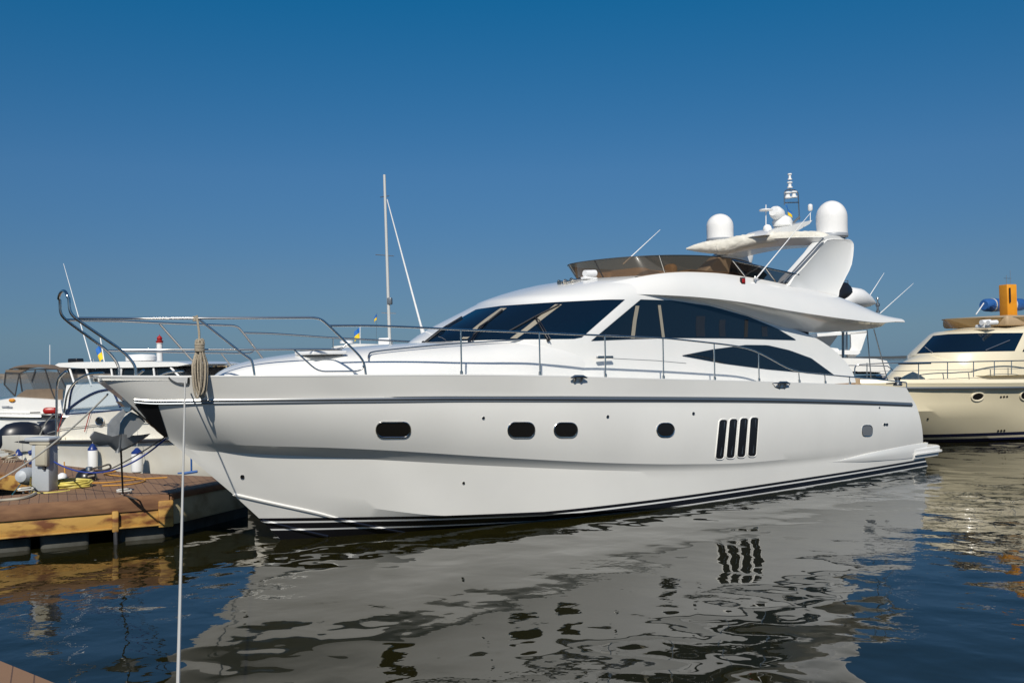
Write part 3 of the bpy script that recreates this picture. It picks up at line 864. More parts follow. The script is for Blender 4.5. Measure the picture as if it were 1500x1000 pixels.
# ---- electronics mast and radar pod on the beam
def yp(x, y, t=0.0): return V(Y.px(x, y, t))
pod = [(1121,344),(1130,337),(1145,333),(1160,330),(1178,325),(1190,322.5),(1186,328),(1172,336),(1152,345)]
MB(Y).prism(pl(pod, .35), (0,-.7,0)).build('radar_wing', M['gelcoat'], yacht)
c = yp(1146,328); sc_ = (yp(1146,318)-c).length/10
MB(Y).lathe([(.16,-.28),(.16,-.1),(.24,-.05),(.26,.05),(.22,.15),(.1,.22),(.001,.24)], c, 20).build('searchlight_base', M['white_plastic'], yacht)
b0, b1 = yp(1133,309), yp(1146,318)
MB(Y).tube([b0, b0.lerp(b1,.2), b0.lerp(b1,.6), b1+V((0,0,-.05))], [.13,.17,.17,.09], 14).build('searchlight', M['white_plastic'], yacht)
MB(Y).lathe([(.001,-.02),(.17,-.01),(.17,.02),(.001,.04)], yp(1122,308), 18).tube([yp(1122,300), yp(1122,338)], .012, 6).build('gps_antenna', M['white_plastic'], yacht)
MB(Y).ball(yp(1124,335), .11, 12).build('gps_antenna', M['white_plastic'], yacht)
fr_ = [yp(1149,300), yp(1149,281), yp(1153,278), yp(1163,278), yp(1169,281), yp(1171,322)]
mast = MB(Y).tube(round_poly(fr_, .1), .016, 8).tube([yp(1149,297), yp(1170,296.5)], .016, 6).build('light_mast', M['dull_steel'], yacht)
for x, y, h, r in ((1157,259,9,.055),(1157,271,9,.07),(1154,286,9,.10),(1163,285,9,.09)):
    p = yp(x, y+h/2); k = (yp(x, y-h/2)-p).z
    MB(Y).lathe([(r,0),(r,.2*k),(r*.6,.22*k),(r*.6,.75*k),(r,.8*k),(r,k)], p, 14).build('navigation_light', M['white_plastic'], mast)
MB(Y).tube([yp(1157,280), yp(1157,255)], .012, 6).build('light_stem', M['dull_steel'], mast)
MB(Y).tube([yp(1160,328), yp(1171,318)], .03, 6).build('mast_foot', M['strake_grey'], mast)
MB(Y).tube([yp(1187,325,.8), yp(1187,312,.8)], .01, 6).lathe([(.04,0),(.06,.03),(.06,.14),(.03,.17)], yp(1187,309,.8), 12).build('gps_antenna', M['white_plastic'], yacht)

def flag(fr, root, p_top, p_bot, w_px, t, split_slant=0.0, name='flag'):
    """two-colour ensign: blue above yellow, cloth slightly furled"""
    a, b = V(fr.px(*p_top, t)), V(fr.px(*p_bot, t))
    c = V(fr.px(p_top[0]+w_px[0], p_top[1]+w_px[1], t)) - a
    def half(u0, u1):
        rows = []
        for i in range(5):
            u = u0+(u1-u0)*i/4
            rows.append([a.lerp(b, u) + c*(k/6) + V((0, .03*math.sin(k*1.3+u*3), -.02*k/6*k)) for k in range(7)])
        return rows
    f = MB(fr).grid(half(0, .5)).build(name, M['flag_blue'], root, 60)
    MB(fr).grid(half(.5, 1)).build('yellow_band', M['flag_yellow'], f, 60)
    return f
flag(Y, yacht, (1150,300), (1154,314), (8,4), .1)

# whip antennas and lamps
for x0,y0,x1,y1,t in ((1106,410,1188,311,1.82),(912.6,387,967,336.6,-1.5),(1272,436,1295,400,-1.2),(1289,459,1338,415,-1.9)):
    a_, b_ = yp(x0,y0,t), yp(x1,y1,t)
    MB(Y).tube([a_, a_.lerp(b_,.5), b_], [.016,.011,.006], 6).build('whip_antenna', M['white_plastic'], yacht)
MB(Y).lathe([(.03,-.05),(.03,.06),(.015,.1)], yp(1106,411,1.82), 10).build('antenna_mount', M['dull_steel'], yacht)
h = Y.hit(FLYO, 1087, 413, .02)
if h:
    nl = MB().box(h, (.14,.05,.17), bev=.015).build('navigation_light', M['black'], yacht)
    MB().box(h+V((0,-.02,.01)), (.10,.04,.09), bev=.01).build('red_lens', M['red'], nl)
h = Y.hit(HOUSE, 863, 409, .0) or Y.hit(HOUSE, 863, 412, .0)
MB().box(h+V((0,0,.02)), (.34,.16,.05), bev=.02).tube([h+V((-.12,0,.11)), h+V((.17,0,.13))], .07, 12).build('searchlight', M['white_plastic'], yacht)
for x, y in ((820,417),(829,416),(838,414)):
    h = Y.hit(HOUSE, x, y, .0)
    if h: MB().tube([h+V((-.02,0,.04)), h+V((.05,0,.05)), h+V((.22,.02,.07))], [.06,.03,.015], 10).tube([h, h+V((.05,0,.05))], .012, 6).build('horn', M['steel'], yacht)
h = yp(1286,458,1.3)
MB(Y).lathe([(.05,0),(.05,.05),(.03,.07),(.03,.16),(.055,.18),(.055,.24),(.02,.26),(.02,.34),(.04,.36),(.03,.4)], h, 12).build('stern_light', M['dull_steel'], yacht)
MB(Y).box(yp(886,523,1.97), (.42,.05,.05), bev=.015).build('step_light', M['dull_steel'], yacht)

# ------------------------------------------------------------------ bow rail and side rails
RT = lambda s: max(t_sheer(s)-.07, .17)
def rail(pts, r=.017, bend=.12, both=True, name='bow_rail', t=RT, n=8):
    P = [V(p) for p in pl(pts, t)]
    P = round_poly(P, bend)
    MB(Y).tube(P, r, n).build(name, M['steel'], yacht, 60)
    if both: MB(Y).tube([V((p.x,-p.y,p.z)) for p in P], r, n).build(name, M['steel'], yacht, 60)
# pulpit horns: rise from the deck, sweep forward, meet in a hoop over the tip
B_ = [(199,550),(198,534),(180,514),(110,466),(102,456),(101,437)]
q = [V(p) for p in pl(B_, RT)]
for i, tt in zip((2,3,4,5), (.30,.24,.23,.22)):
    q[i] = V(Y.px(*B_[i], tt))
hoop = round_poly(q, .15); apex = q[-1] + V((-.02,0,.0))
arc = []
for k in range(1, 9):
    a_ = math.pi/2*k/8
    arc.append(V((apex.x, apex.y*math.cos(a_), apex.z + .12*math.sin(a_))))
half_ = hoop + arc
MB(Y).tube(half_ + [V((p.x,-p.y,p.z)) for p in half_[-2::-1]], .021, 10).build('pulpit_hoop', M['steel'], yacht, 60)
s0 = q[3].x
toprail = [q[3]] + [V(p) for p in pl([(200,466.5),(291,466),(380,465.6),(468,465),(482,477),(533,527),(536,549)], RT)]
for sg in (1, -1):
    MB(Y).tube([V((p.x, p.y*sg, p.z)) for p in round_poly(toprail, .16)], .019, 9).build('bow_rail', M['steel'], yacht, 60)
rail([(175,512),(240,512),(360,512),(430,511.5),(499,511.5),(508,504)], .015)
rail([(291.6,467.6),(360,521.6),(369.6,527),(373,550)], .018)
rail([(431,512.5),(465.6,544),(530,543.5),(534,530)], .013)
rail([(482,477),(540,476.6),(600,479),(672,482.5),(787,487),(885.6,491.5),(970,494.6),(1044,502.4),(1085.6,507.5),(1111,515),(1162,544),(1220,549.6),(1284,555.2),(1327,560)], .017, .5)
for x, y0, y1 in ((675,549.5,483),(790,550.5,487),(886,553,491.5),(971,555.5,495),(1046,557,503),(1111,559,515),(1170,561,546),(1208,562.5,549.5),(1244,564,552)):
    rail([(x+1,y0),(x,y1)], .014, name='stanchion')
    h = V(Y.px(x+1, y0-1, RT))
    MB(Y).lathe([(.028,-.02),(.028,.05),(.018,.06)], h, 10).build('stanchion_foot', M['steel'], yacht)
for x, y0, y1 in ((1328,568,560),):
    rail([(x,y0),(x,y1)], .014, name='stanchion', both=False)
# starboard rail posts on the foredeck
for (x0,y0),(x1,y1) in (((174,477),(213,545)),):
    pass

# anchor on its roller under the pulpit
def ap(x, y, t=0.0): return V(Y.px(x, y, t))
anc = bpy.data.objects.new('anchor', None); COL.objects.link(anc); anc.parent = yacht
sh = [(187,592),(181,600),(165,614),(159.5,622),(159,641),(166,647),(173,642),(175,630),(176,618),(184,606),(194,600)]
MB(Y).prism(pl(sh, .035), (0,-.07,0)).build('shank', M['galvanised'], anc)
# curved steel crown rising from the flukes back to the bow roller
oc = [(193,603),(205,609),(213,617),(204,628),(190,640),(180,643),(175,636),(176,622),(183,611)]
MB(Y).prism(pl(oc, -.06), (0,-.06,0)).build('crown', M['anchor_steel'], anc)
for name_, pts_ in (('fluke', [((174,640),0),((160,644),.10),((146,640),.22),((133,636),.36),((131,640),.38),((135,647),.36),((146,653),.24),((158,651),.12),((172,663),0)]),
                    ('fluke', [((174,640),0),((192,642),-.16),((204,641),-.30),((216,639),-.42),((206,646),-.30),((194,653),-.18),((184,658),-.08),((172,663),0)])):
    P_ = [ap(x, y, t) for (x, y), t in pts_]
    MB(Y).prism(P_, (.05,0,.045)).build(name_, M['anchor_steel'], anc)
MB(Y).tube([ap(174,640,0), ap(172,663,0)], .03, 8).build('ballast_tip', M['galvanised'], anc)
MB(Y).tube([ap(186,598,.06), ap(186,598,-.06)], .05, 10).build('swivel', M['steel'], anc)
MB(Y).prism(pl([(175,588),(232,588),(226,592),(196,596),(184,596)], .09), (0,-.18,0)).build('bow_roller', M['dull_steel'], yacht)
# starboard-side frames and cockpit gear at the stern
for (x0,y0),(x1,y1),t,r in (((1235,486),(1235,524),1.2,.035),((1270,483),(1276,554),1.6,.014),((1280,482),(1300,556),1.6,.014)):
    MB(Y).tube([yp(x0,y0,t), yp(x1,y1,t)], r, 8).build('awning_pole', M['dull_steel'], yacht)
cap_ = yp(1315,565,1.9)
MB(Y).lathe([(.10,0),(.12,.03),(.07,.07),(.06,.14),(.09,.19),(.10,.22),(.03,.23)], cap_, 16).build('capstan', M['dull_steel'], yacht)
MB(Y).box(yp(1310,561,1.85), (.6,.12,.03), bev=.01).build('stern_cleat', M['black'], yacht)
for c, d, m in (((17.6,.9,2.12),(1.0,.8,.18),'teak'),((18.3,.4,2.1),(.4,1.6,.35),'beige_seat'),((17.0,0,1.9),(3,3.4,.05),'teak')):
    MB(Y).box(c, d, bev=.03).build('cockpit_table' if m == 'teak' and d[0] < 2 else ('cockpit_seat' if m != 'teak' else 'cockpit_floor'), M[m], yacht)

# ================================================================== ROPES ON THE BIG YACHT
def yw(s, t, z): return Y.o + Y.ax*s + Y.lat*t + V((0, 0, z))
rope_c = Frame((0, 0), 0, 1)
def rope_tube(pts, r, name, m, n=6, k=8, parent=None, wrap_=True):
    P = catmull(pts, k) if wrap_ else [V(p) for p in pts]
    return MB().tube(P, r, n).build(name, M[m], parent, 60)
co = []
tcoil = RT(1.35)+.05
ctop, cbot = V(Y.px(288,466,tcoil)), V(Y.px(288,586,tcoil+.06))
H_ = ctop.z - cbot.z
coil = MB()
path = [yw(ctop.x, tcoil, ctop.z+.03)]
random.seed(3)
for lp in range(9):
    wv = .036+.024*random.random(); ox = .055*random.uniform(-1, 1); oy = .035*random.uniform(-1, 1)
    zt_l = cbot.z + H_*(.70+.06*random.random()); zb_l = cbot.z + H_*(.0+.10*random.random())
    n = 22
    for k in range(n):
        a_ = 2*math.pi*k/n + math.pi/2
        zz = (zt_l+zb_l)/2 + (zt_l-zb_l)/2*math.sin(a_)
        pin = .35+.65*min(1, abs(zz-(cbot.z+H_*.60))/.16) if zz > cbot.z+H_*.45 else 1.0
        path.append(yw(ctop.x + .02 + (ox + wv*math.cos(a_)*1.15)*pin, tcoil + .05 + oy*pin + .03*math.cos(a_), zz))
coil.tube(path[1:], .0135, 6)
co_o = coil.build('coiled_rope', M['rope'], None, 60)
tag(co_o, 'coil of beige mooring rope hung from the bow rail of the big white yacht', 'rope')
MB().tube([yw(ctop.x, tcoil+.01, ctop.z+.04), yw(ctop.x+.015, tcoil+.05, ctop.z-.2), yw(ctop.x+.02, tcoil+.05, cbot.z+H_*.6)], .017, 6).build('hanging_end', M['rope'], co_o)
wm = MB()
for k in range(5):
    zz = cbot.z + H_*(.60+.02*k)
    wm.tube([yw(ctop.x+.02+.065*math.cos(a_), tcoil+.05+.05*math.sin(a_), zz) for a_ in [2*math.pi*q/12 for q in range(12)]], .0125, 6, True)
wm.build('wrapped_turns', M['rope'], co_o)
km = MB()
for k in range(3):
    zz = ctop.z - .03 + .025*k
    km.tube([yw(ctop.x+.03*math.cos(a_), RT(1.35)+.03*math.sin(a_), zz) for a_ in [2*math.pi*q/10 for q in range(10)]], .012, 6, True)
km.build('hitch', M['rope'], co_o)

f0 = V(Y.px(271, 559, t_sheer(1.1)+.03))
pA = yw(f0.x, f0.y, f0.z); pB = V((-1.93, 5.6, .80))
sagline = lambda a, b, sag, n=24: [a.lerp(b, i/n) + V((0, 0, -sag*4*(i/n)*(1-i/n))) for i in range(n+1)]
tag(MB().tube(sagline(pA, pB, .05), .0115, 6).build('mooring_line', M['white_rope']), 'pale mooring rope running straight down from the big bow to the near quay', 'rope')
pA = yw(*Y.px(158, 577, -.15)); pB = at_z(-30, 716, .82)
tag(MB().tube(sagline(pA, pB, .15), .014, 6).build('mooring_line', M['white_rope']), 'long white mooring rope slanting from the big bow down to the left of the pontoon', 'rope')

# ================================================================== GENERIC SMALL HULL
def hull_boat(fr, root, L, B, zb, zs, m, x0=1.6, n=50, flare=.75, name='hull', deck='gelcoat', ztop=None, dz_rub=-.12, rub='navy'):
    tb = table([(0,.06),(L*.06,B*.34),(L*.14,B*.62),(L*.28,B*.90),(L*.45,B),(L*.75,B*.98),(L,B*.9)])
    zz = lambda s: zb + (zs-zb)*(s/L)**.8
    S_, K_, W_, Q_ = [], [], [], []
    for i in range(n):
        u = (i/(n-1))**1.3
        s = u*L; S_.append(V((s, tb(s), zz(s))))
        s2 = x0*.35 + u*(L-x0*.35); K_.append(V((s2, tb(s2)*(.80+.16*u) if i else 0, zz(s2)*.55)))
        s3 = x0 + u*(L-x0); W_.append(V((s3, tb(max(s3-x0*.9, 0))*(.70+.24*u) if i else 0, .05)))
        s4 = x0*1.15 + u*(L-x0*1.15); Q_.append(V((s4, 0, -.5*min(1, u*8)-.02)))
    def bt(a, b, k, g):
        return [[p.lerp(q, i/k)+V((0, g*4*(i/k)*(1-i/k)*min(1, q.y*3), 0)) for p, q in zip(a, b)] for i in range(1, k)]
    rows = [S_] + bt(S_, K_, 4, -.01) + [K_] + bt(K_, W_, 4, .03) + [W_] + bt(W_, Q_, 2, 0) + [Q_]
    half = MB(fr).grid(rows)
    mb = MB(fr).grid(rows).grid([[V((p.x,-p.y,p.z)) for p in r] for r in rows])
    mb.grid([[r[-1] for r in rows], [V((r[-1].x,-r[-1].y,r[-1].z)) for r in rows]]).grid([[r[0] for r in rows], [V((r[0].x,-r[0].y,r[0].z)) for r in rows]])
    o = mb.build(name, M[m], root, 25)
    MB(fr).grid([[V((p.x,p.y-.02,p.z-.02)), V((p.x,0,p.z+.04)), V((p.x,-p.y+.02,p.z-.02))] for p in S_]).build('deck', M[deck], root)
    for sg in (1, -1):
        MB(fr).tube([V((p.x, (p.y+.01)*sg, p.z+dz_rub)) for p in S_], .04, 6).build('rub_strip', M[rub], root)
    return half.bvh(), tb, zz
def fpx(fr, pts, t): return [V(fr.px(x, y, t)) for x, y in pts]
def slab(fr, root, name, m, pts, t0, t1, ang=35):    # profile outline given width across the boat, edges softened
    P = fpx(fr, pts, t0); c = sum(P, V())/len(P); rows = []
    d = abs(t1-t0)
    for t, k in ((t0, .94), (t0+(t1-t0)*.05, 1), (t1-(t1-t0)*.05, 1), (t1, .94)):
        rows.append([V((c.x+(p.x-c.x)*(1-(1-k)*.3), t, c.z+(p.z-c.z)*k)) for p in P])
    return MB(fr).grid(rows, True, True, True).build(name, M[m], root, ang)

# ================================================================== CREAM YACHT ON THE RIGHT
Cf = Frame((10.75, 31.0), R(26), -1)
cr = Cf.root('motor_yacht')
tag(cr, 'cream motor yacht with an amber flybridge screen moored beyond the stern of the white one', 'yacht')
CH_, ctb, czz = hull_boat(Cf, cr, 17.0, 2.35, 2.02, 1.75, 'hull_cream', 2.4, 60, deck='cream_gelcoat', rub='strake_grey', dz_rub=-.16)
for x, y, w, h in ((1432,580.5,18,12),(1501,579,14,13)):
    outline_panel(CH_, [(x+w/2*math.cos(k*math.pi/8), y+h/2*math.sin(k*math.pi/8)-.12*w/2*math.cos(k*math.pi/8)) for k in range(16)], 'porthole', 'port_glass', .012, cr, rim='cream_gelcoat', rim_r=.032, fr=Cf)
for x, y in ((1466,581),(1470.5,580.7),(1475,580.5),(1462,630.5),(1466.5,630.2),(1471,630),(1359,613)):
    outline_panel(CH_, stadium(x, y, 3, 3, 1.5), 'drain_outlet', 'black', .012, cr, fr=Cf)
# bulwark lip above the rub strip
MB(Cf).grid([[V((s, ctb(s)+.0, czz(s)-.02)), V((s, ctb(s)-.05, czz(s)+.10)), V((s, max(ctb(s)-.14, .02), czz(s)+.11)), V((s, max(ctb(s)-.16, .01), czz(s)-.05))] for s in [17*i/60 for i in range(61)]]).build('bulwark', M['cream_gelcoat'], cr)
# deckhouse: plan slices from pixels
def slices(fr, spec, n=16, ex=2.4, back=6):
    out = []
    for z, F, Wd, Ss, A in spec:
        h = [V((A+(Ss-A)*i/back, Wd, z)) for i in range(back)] + [V((Ss-(Ss-F)*max(0,math.sin(math.pi/2*i/n))**(2/ex), Wd*max(0,math.cos(math.pi/2*i/n))**(2/ex), z)) for i in range(n+1)]
        out.append(full(h))
    return out
q = lambda x, y, t=0: V(Cf.px(x, y, t))
a0, a1, a2_, a3 = q(1312,529), q(1338,520), q(1370,489), q(1400,482)
print('cream', a0, a1, a2_, a3, q(1486,514,1.7), q(1500,487,1.6))
trunk = [(1.9, a0.x-.3, 1.5, a0.x+3.2, 15), (2.2, a0.x, 1.46, a0.x+3.3, 15), (2.45, a0.x+.3, 1.40, a0.x+3.6, 15), (a0.z, a0.x+.7, 1.3, a0.x+3.8, 15), (a1.z, a1.x+.4, 1.15, a1.x+3.6, 15), (a1.z+.05, a1.x+.9, .9, a1.x+4, 15)]
MB(Cf).grid(slices(Cf, trunk, ex=2.0), False, False, True).build('foredeck_trunk', M['cream_gelcoat'], cr, 50)
dz = a2_.z-a1.z
house_c = [(a1.z-.7, a1.x+.4, 1.80, a1.x+3.0, 15), (a1.z, a1.x+.45, 1.78, a1.x+3.0, 15)] + [(a1.z+dz*u, a1.x+.45+(a2_.x-a1.x)*u, 1.78-.10*u, a1.x+3.0+.9*u, 15) for u in (.25,.5,.75,1)] + [(a2_.z+.08, a2_.x+.65, 1.70, a2_.x+3.4, 15), (a3.z, a3.x+.5, 1.62, a3.x+3.0, 15), (a3.z+.11, a3.x+1.2, 1.45, a3.x+3.4, 15), (a3.z+.15, a3.x+2.2, 1.15, a3.x+4.4, 15)]
hc = slices(Cf, house_c, 24, 2.15)
MB(Cf).grid(hc, False, False, True).build('cabin', M['cream_gelcoat'], cr, 50)
HC = MB(Cf).grid(hc).bvh()
mb, g = patch(HC, [(1367,492),(1390,489.5),(1440,488),(1499,487.6)], [(1343,518),(1370,516.5),(1440,515),(1486,514)], 24, 6, .012, fr=Cf)
cwind = mb.build('windscreen', M['glass'], cr, 60)
mb, g = patch(HC, [(1510,492),(1560,490)], [(1497,515),(1560,514)], 8, 4, .012, fr=Cf)
mb.build('side_window', M['side_glass'], cr, 60)
for (x0,y0),(x1,y1) in (((1366,517),(1356,509)),((1443,514),(1478,499))):
    a, b = Cf.hit(HC, x0, y0, .04), Cf.hit(HC, x1, y1, .04)
    if a and b: MB().tube([a, b], .018, 5).build('wiper', M['dull_steel'], cr)
zs3 = a3.z+.12
q1, q2 = q(1394,480,.2), q(1391,466,.2)
bs = slices(Cf, [(zs3-.05, q1.x+.75, 1.35, q1.x+3.2, 14), (q2.z, q2.x+.45, 1.48, q2.x+3.0, 14)], 22, 2.1)
MB(Cf).grid(bs).build('flybridge_screen', M['amber_acrylic'], cr, 60)
MB(Cf).tube(bs[1], .012, 6).build('screen_edge', M['tan_pillar'], cr)
MB(Cf).box((q1.x+2.6, 0, zs3+.12), (2.6, 2.6, .35), bev=.1).build('seat', M['beige_seat'], cr)
hp_ = q(1440,478,1.0)
MB(Cf).box(hp_, (.3,.4,.12), bev=.04).tube([hp_+V((-.2,.1,.12)), hp_+V((.2,.1,.14))], .09, 10).tube([hp_+V((-.2,.35,.1)), hp_+V((.2,.35,.12))], .08, 10).build('searchlight', M['white_plastic'], cr)
crt = lambda s: max(ctb(s)-.15, .05)
def crail(pts, r, name):
    MB(Cf).tube(round_poly([V(Cf.px(x, y, crt)) for x, y in pts], .15), r, 7).build(name, M['steel'], cr, 60)
crail([(1252,552),(1252,534),(1300,531.5),(1400,530),(1500,528),(1560,527)], .02, 'guard_rail')
crail([(1256,544),(1300,543.5),(1400,541.5),(1500,539.5)], .008, 'guard_wire')
for x, y in ((1270,554),(1345.5,556),(1388,554),(1426,552),(1456.5,550),(1481.5,548)):
    crail([(x,y),(x,531-(x-1300)*.012)], .017, 'stanchion')
MB(Cf).box(q(1340,537,1.0)+V((0,0,.10)), (.8,.6,.05), bev=.02).build('deck_hatch', M['side_glass'], cr)
# rolled blue awning behind an orange column on the flybridge
def wp(x, y, d):
    r_ = ray(x, y); return CAM + r_*(d/r_.y)
a, b = q(1441,447,-.9), q(1497,446,-1.3)
rr = .5*19/FPX*36
MB(Cf).tube([a, a.lerp(b,.05), a.lerp(b,.3), a.lerp(b,.5), a.lerp(b,.8), a.lerp(b,.97), b], [rr*.7, rr*.95, rr*1.02, rr*.9, rr, rr*.93, rr*.7], 16).build('blue_awning_roll', M['blue_canvas'], cr, 60)
for u in (.2,.45,.72):
    c_ = a.lerp(b, u)
    MB(Cf).tube([c_+V((.01*k, 0, 0)) for k in (-3,3)], rr*1.04, 16).build('strap', M['white_rope'], cr)
MB(Cf).tube([q(1430,460,-.3), q(1441,444,-.7)], .02, 6).build('awning_strut', M['white_plastic'], cr)
tpc = q(1476,417,.2); btc = q(1476,470,.2)
cw = 22/FPX*36
col_ = MB(Cf).box((tpc.x, .2, (tpc.z+btc.z)/2), (cw*.72, cw*.72, tpc.z-btc.z), rz=R(12), bev=.02).build('orange_column', M['orange_paint'], cr)
MB(Cf).box((tpc.x-cw*.30, .2+cw*.37, (tpc.z+btc.z)/2+.25), (.05,.03,(tpc.z-btc.z)*.4), rz=R(12)).build('slot', M['black'], col_)
MB(Cf).tube([(tpc.x-.05,.2,tpc.z),(tpc.x-.05,.2,tpc.z+.33)], .010, 5).tube([(tpc.x+.15,.2,tpc.z),(tpc.x+.15,.2,tpc.z+.5)], .008, 5).tube([(tpc.x-.18,.2,tpc.z+.22),(tpc.x+.2,.2,tpc.z+.22)], .008, 5).build('aerial', M['dull_steel'], col_)

# ================================================================== WHITE YACHT BEHIND THE STERN
Wf = Frame((14.6, 38.5), R(174), 1)
wr = Wf.root('motor_yacht')
tag(wr, 'distant white yacht partly hidden behind the stern overhang of the big white one', 'yacht')
hull_boat(Wf, wr, 13, 2.1, 2.1, 1.8, 'gelcoat', 1.8, 40, rub='navy')
slab(Wf, wr, 'cabin', 'gelcoat', [(1306,540),(1300,528),(1284,525),(1240,524),(1150,520),(1150,548),(1300,548)], 1.5, -1.5)
slab(Wf, wr, 'cabin_window', 'side_glass', [(1290,545),(1255,543.5),(1240,544),(1240,546.5),(1282,547.5)], 1.54, 1.50)
slab(Wf, wr, 'flybridge', 'gelcoat', [(1238,524),(1228,510),(1190,505),(1150,506),(1150,524)], 1.3, -1.3)
slab(Wf, wr, 'arch_leg', 'gelcoat', [(1246,486),(1271,484),(1262,512),(1252,524),(1240,524),(1247,508)], 1.2, 1.0)
slab(Wf, wr, 'arch_leg', 'gelcoat', [(1196,489),(1232,485),(1212,512),(1200,520),(1190,520)], -.9, -1.1)
slab(Wf, wr, 'arch_beam', 'gelcoat', [(1196,488),(1271,484),(1270,488),(1197,493)], 1.2, -1.1)
slab(Wf, wr, 'roof_dinghy', 'white_plastic', [(1224,515),(1232,512.5),(1256,513),(1261,516),(1257,519.5),(1226,519)], 1.45, .9)  # inflatable dinghy carried on the roof, as a simple slab
MB(Wf).tube([Wf.px(1240,486,1.2), Wf.px(1240,560,1.2)], .04, 6).build('pole', M['dull_steel'], wr)
wr_ = [Wf.px(x, y, 1.9) for x, y in ((1312,545),(1300,536),(1260,535),(1240,535))]
MB(Wf).tube(wr_, .02, 6).build('guard_rail', M['steel'], wr)

# tender on the flybridge of the big yacht
tn = bpy.data.objects.new('tender', None); COL.objects.link(tn)
tn.location = yw(*Y.px(1230, 442, .4)); tn.rotation_euler = (0, 0, Y.ang)
tag(tn, 'small white tender with black outboard cowl stowed on the aft flybridge', 'dinghy')
o_ = V(Y.px(1230, 442, .4))
rel = lambda x, y, t=.4: V(Y.px(x, y, t)) - o_
MB(Y).tube([rel(1228,443), rel(1240,436), rel(1258,437), rel(1272,441), rel(1281,443.5)], [.2,.30,.27,.16,.04], 14).build('tube', M['white_plastic'], tn)
MB(Y).tube([rel(1219,441), rel(1224,432), rel(1235,427), rel(1242,434), rel(1243,442)], [.16,.24,.26,.2,.1], 12).build('outboard_cowl', M['black'], tn)
MB(Y).tube([rel(1232,412), rel(1242,411), rel(1243,424)], .014, 6).build('tow_bar', M['dull_steel'], tn)
# long whip at the starboard windscreen corner
a_, b_ = yp(622,497,-1.75), yp(567,292,-1.75)
wh = MB(Y).tube([a_, a_.lerp(b_,.08), a_.lerp(b_,.1), b_], [.055,.04,.022,.010], 8).build('whip_antenna', M['white_plastic'], yacht)

# ================================================================== MOTOR SAILER BEHIND THE COACHROOF
D = 42
SF = Frame((wp(600,520,D).x, D), R(168), 1)
sr = SF.root('sailing_boat')
tag(sr, 'white sailing boat with a bare tall mast behind the foredeck of the big yacht', 'sailing boat')
hull_boat(SF, sr, 11, 1.7, 1.6, 1.3, 'gelcoat', 1.6, 40)
sp_ = lambda x, y, t=0: V(SF.px(x, y, t))
slab(SF, sr, 'wheelhouse', 'side_glass', [(598,540),(585,508),(520,507),(470,512),(455,545)], 1.1, -1.1)
slab(SF, sr, 'wheelhouse_roof', 'gelcoat', [(596,509),(560,504),(520,503),(487,507),(484,511),(520,508.5),(560,508),(594,512)], 1.25, -1.25)
m0, m1 = sp_(571,508), sp_(563,256)
mast = MB(SF).tube([m0, m1], [.07,.055], 10).build('mast', M['mast_grey'], sr)
for x0, y0, x1, y1 in ((557,289,570,287),(550,373,577,375),(559,458,580,459)):
    MB(SF).tube([sp_(x0,y0), sp_(x1,y1)], .018, 5).build('spreader', M['dull_steel'], mast)
MB(SF).box(sp_(571,441), (.2,.2,.3), bev=.04).build('mast_lamp', M['strake_grey'], mast)
MB(SF).box(sp_(564,500), (.5,.4,.3), bev=.06).build('roof_box', M['white_plastic'], sr)
MB(SF).lathe([(.3,0),(.3,.1),(.2,.14)], sp_(508,503), 14).build('radome', M['white_plastic'], sr)
flag(SF, sr, (527,480), (527,495), (-8,2), .3)
MB(SF).tube([sp_(527.5,475,.3), sp_(527.5,505,.3)], .015, 5).build('flag_staff', M['white_plastic'], sr)
flag(SF, sr, (552,460), (552,468), (-4,1), -.3)
MB(SF).tube([sp_(552,458,-.3), sp_(551,506,-.3)], .005, 4).build('flag_halyard', M['dark_rope'], sr)

# ================================================================== PONTOON ON THE LEFT
ZD = .75
def dpt(x, y, z=ZD): return at_z(x, y, z)
FL = dpt(0, 740); FC = dpt(247, 722); FE = dpt(330, 706)
FL2 = FC + (FL-FC)*2.2                          # the pontoon runs on past the left edge of the picture
EE = FE + (FE-FC).normalized()*.9
b0_ = dpt(330, 698.5); bm_ = dpt(190, 692); b1_ = dpt(81, 680); b2_ = dpt(-60, 660)
BE = b0_ + V((1.2, .35, 0))
nt0, nt1, nt2 = dpt(-60, 685), dpt(44, 695), dpt(62, 712)     # notch of open water between the two arms
nt3 = dpt(50, 722); nt4 = dpt(-60, 731)
outline = [FL2, FC, FE, EE, BE, b0_, bm_, b1_, b2_, nt0, nt1, nt2, nt3, nt4]
outline = [V((p.x, p.y, ZD)) for p in outline]
dock = bpy.data.objects.new('pontoon', None); COL.objects.link(dock); dock.location = (FC.x, FC.y, 0)
tag(dock, 'brown decked floating pontoon with a rusty yellow steel edge running in from the left', 'pontoon')
DO = dock.location
L_ = lambda p, z=None: V((p.x-DO.x, p.y-DO.y, p.z if z is None else z))
bmx = MB()
top_o = [L_(p) for p in outline]
def cap_poly(mb, pts): mb.add(pts, [list(range(len(pts)))])
mb = MB(); n = len(top_o)
mb.add(top_o + [p+V((0,0,-.05)) for p in top_o], [list(range(n)), list(range(2*n-1, n-1, -1))] + [[i,(i+1)%n,n+(i+1)%n,n+i] for i in range(n)])
mb.build('decking', M['deck_brown'], dock, 20)
def side_beam(a, b, z0, z1, th, off, name, m, parent=dock, n_out=None):
    a, b = L_(a, 0), L_(b, 0); d = (b-a).normalized(); nn = V((d.y, -d.x, 0))
    c = (a+b)/2 + nn*off; L = (b-a).length
    return MB().box((c.x, c.y, (z0+z1)/2), (L, th, z1-z0), rz=math.atan2(d.y, d.x), bev=.008).build(name, M[m], parent)
side_beam(FL2, FC, .50, .745, .05, .027, 'edge_board', 'board_brown')
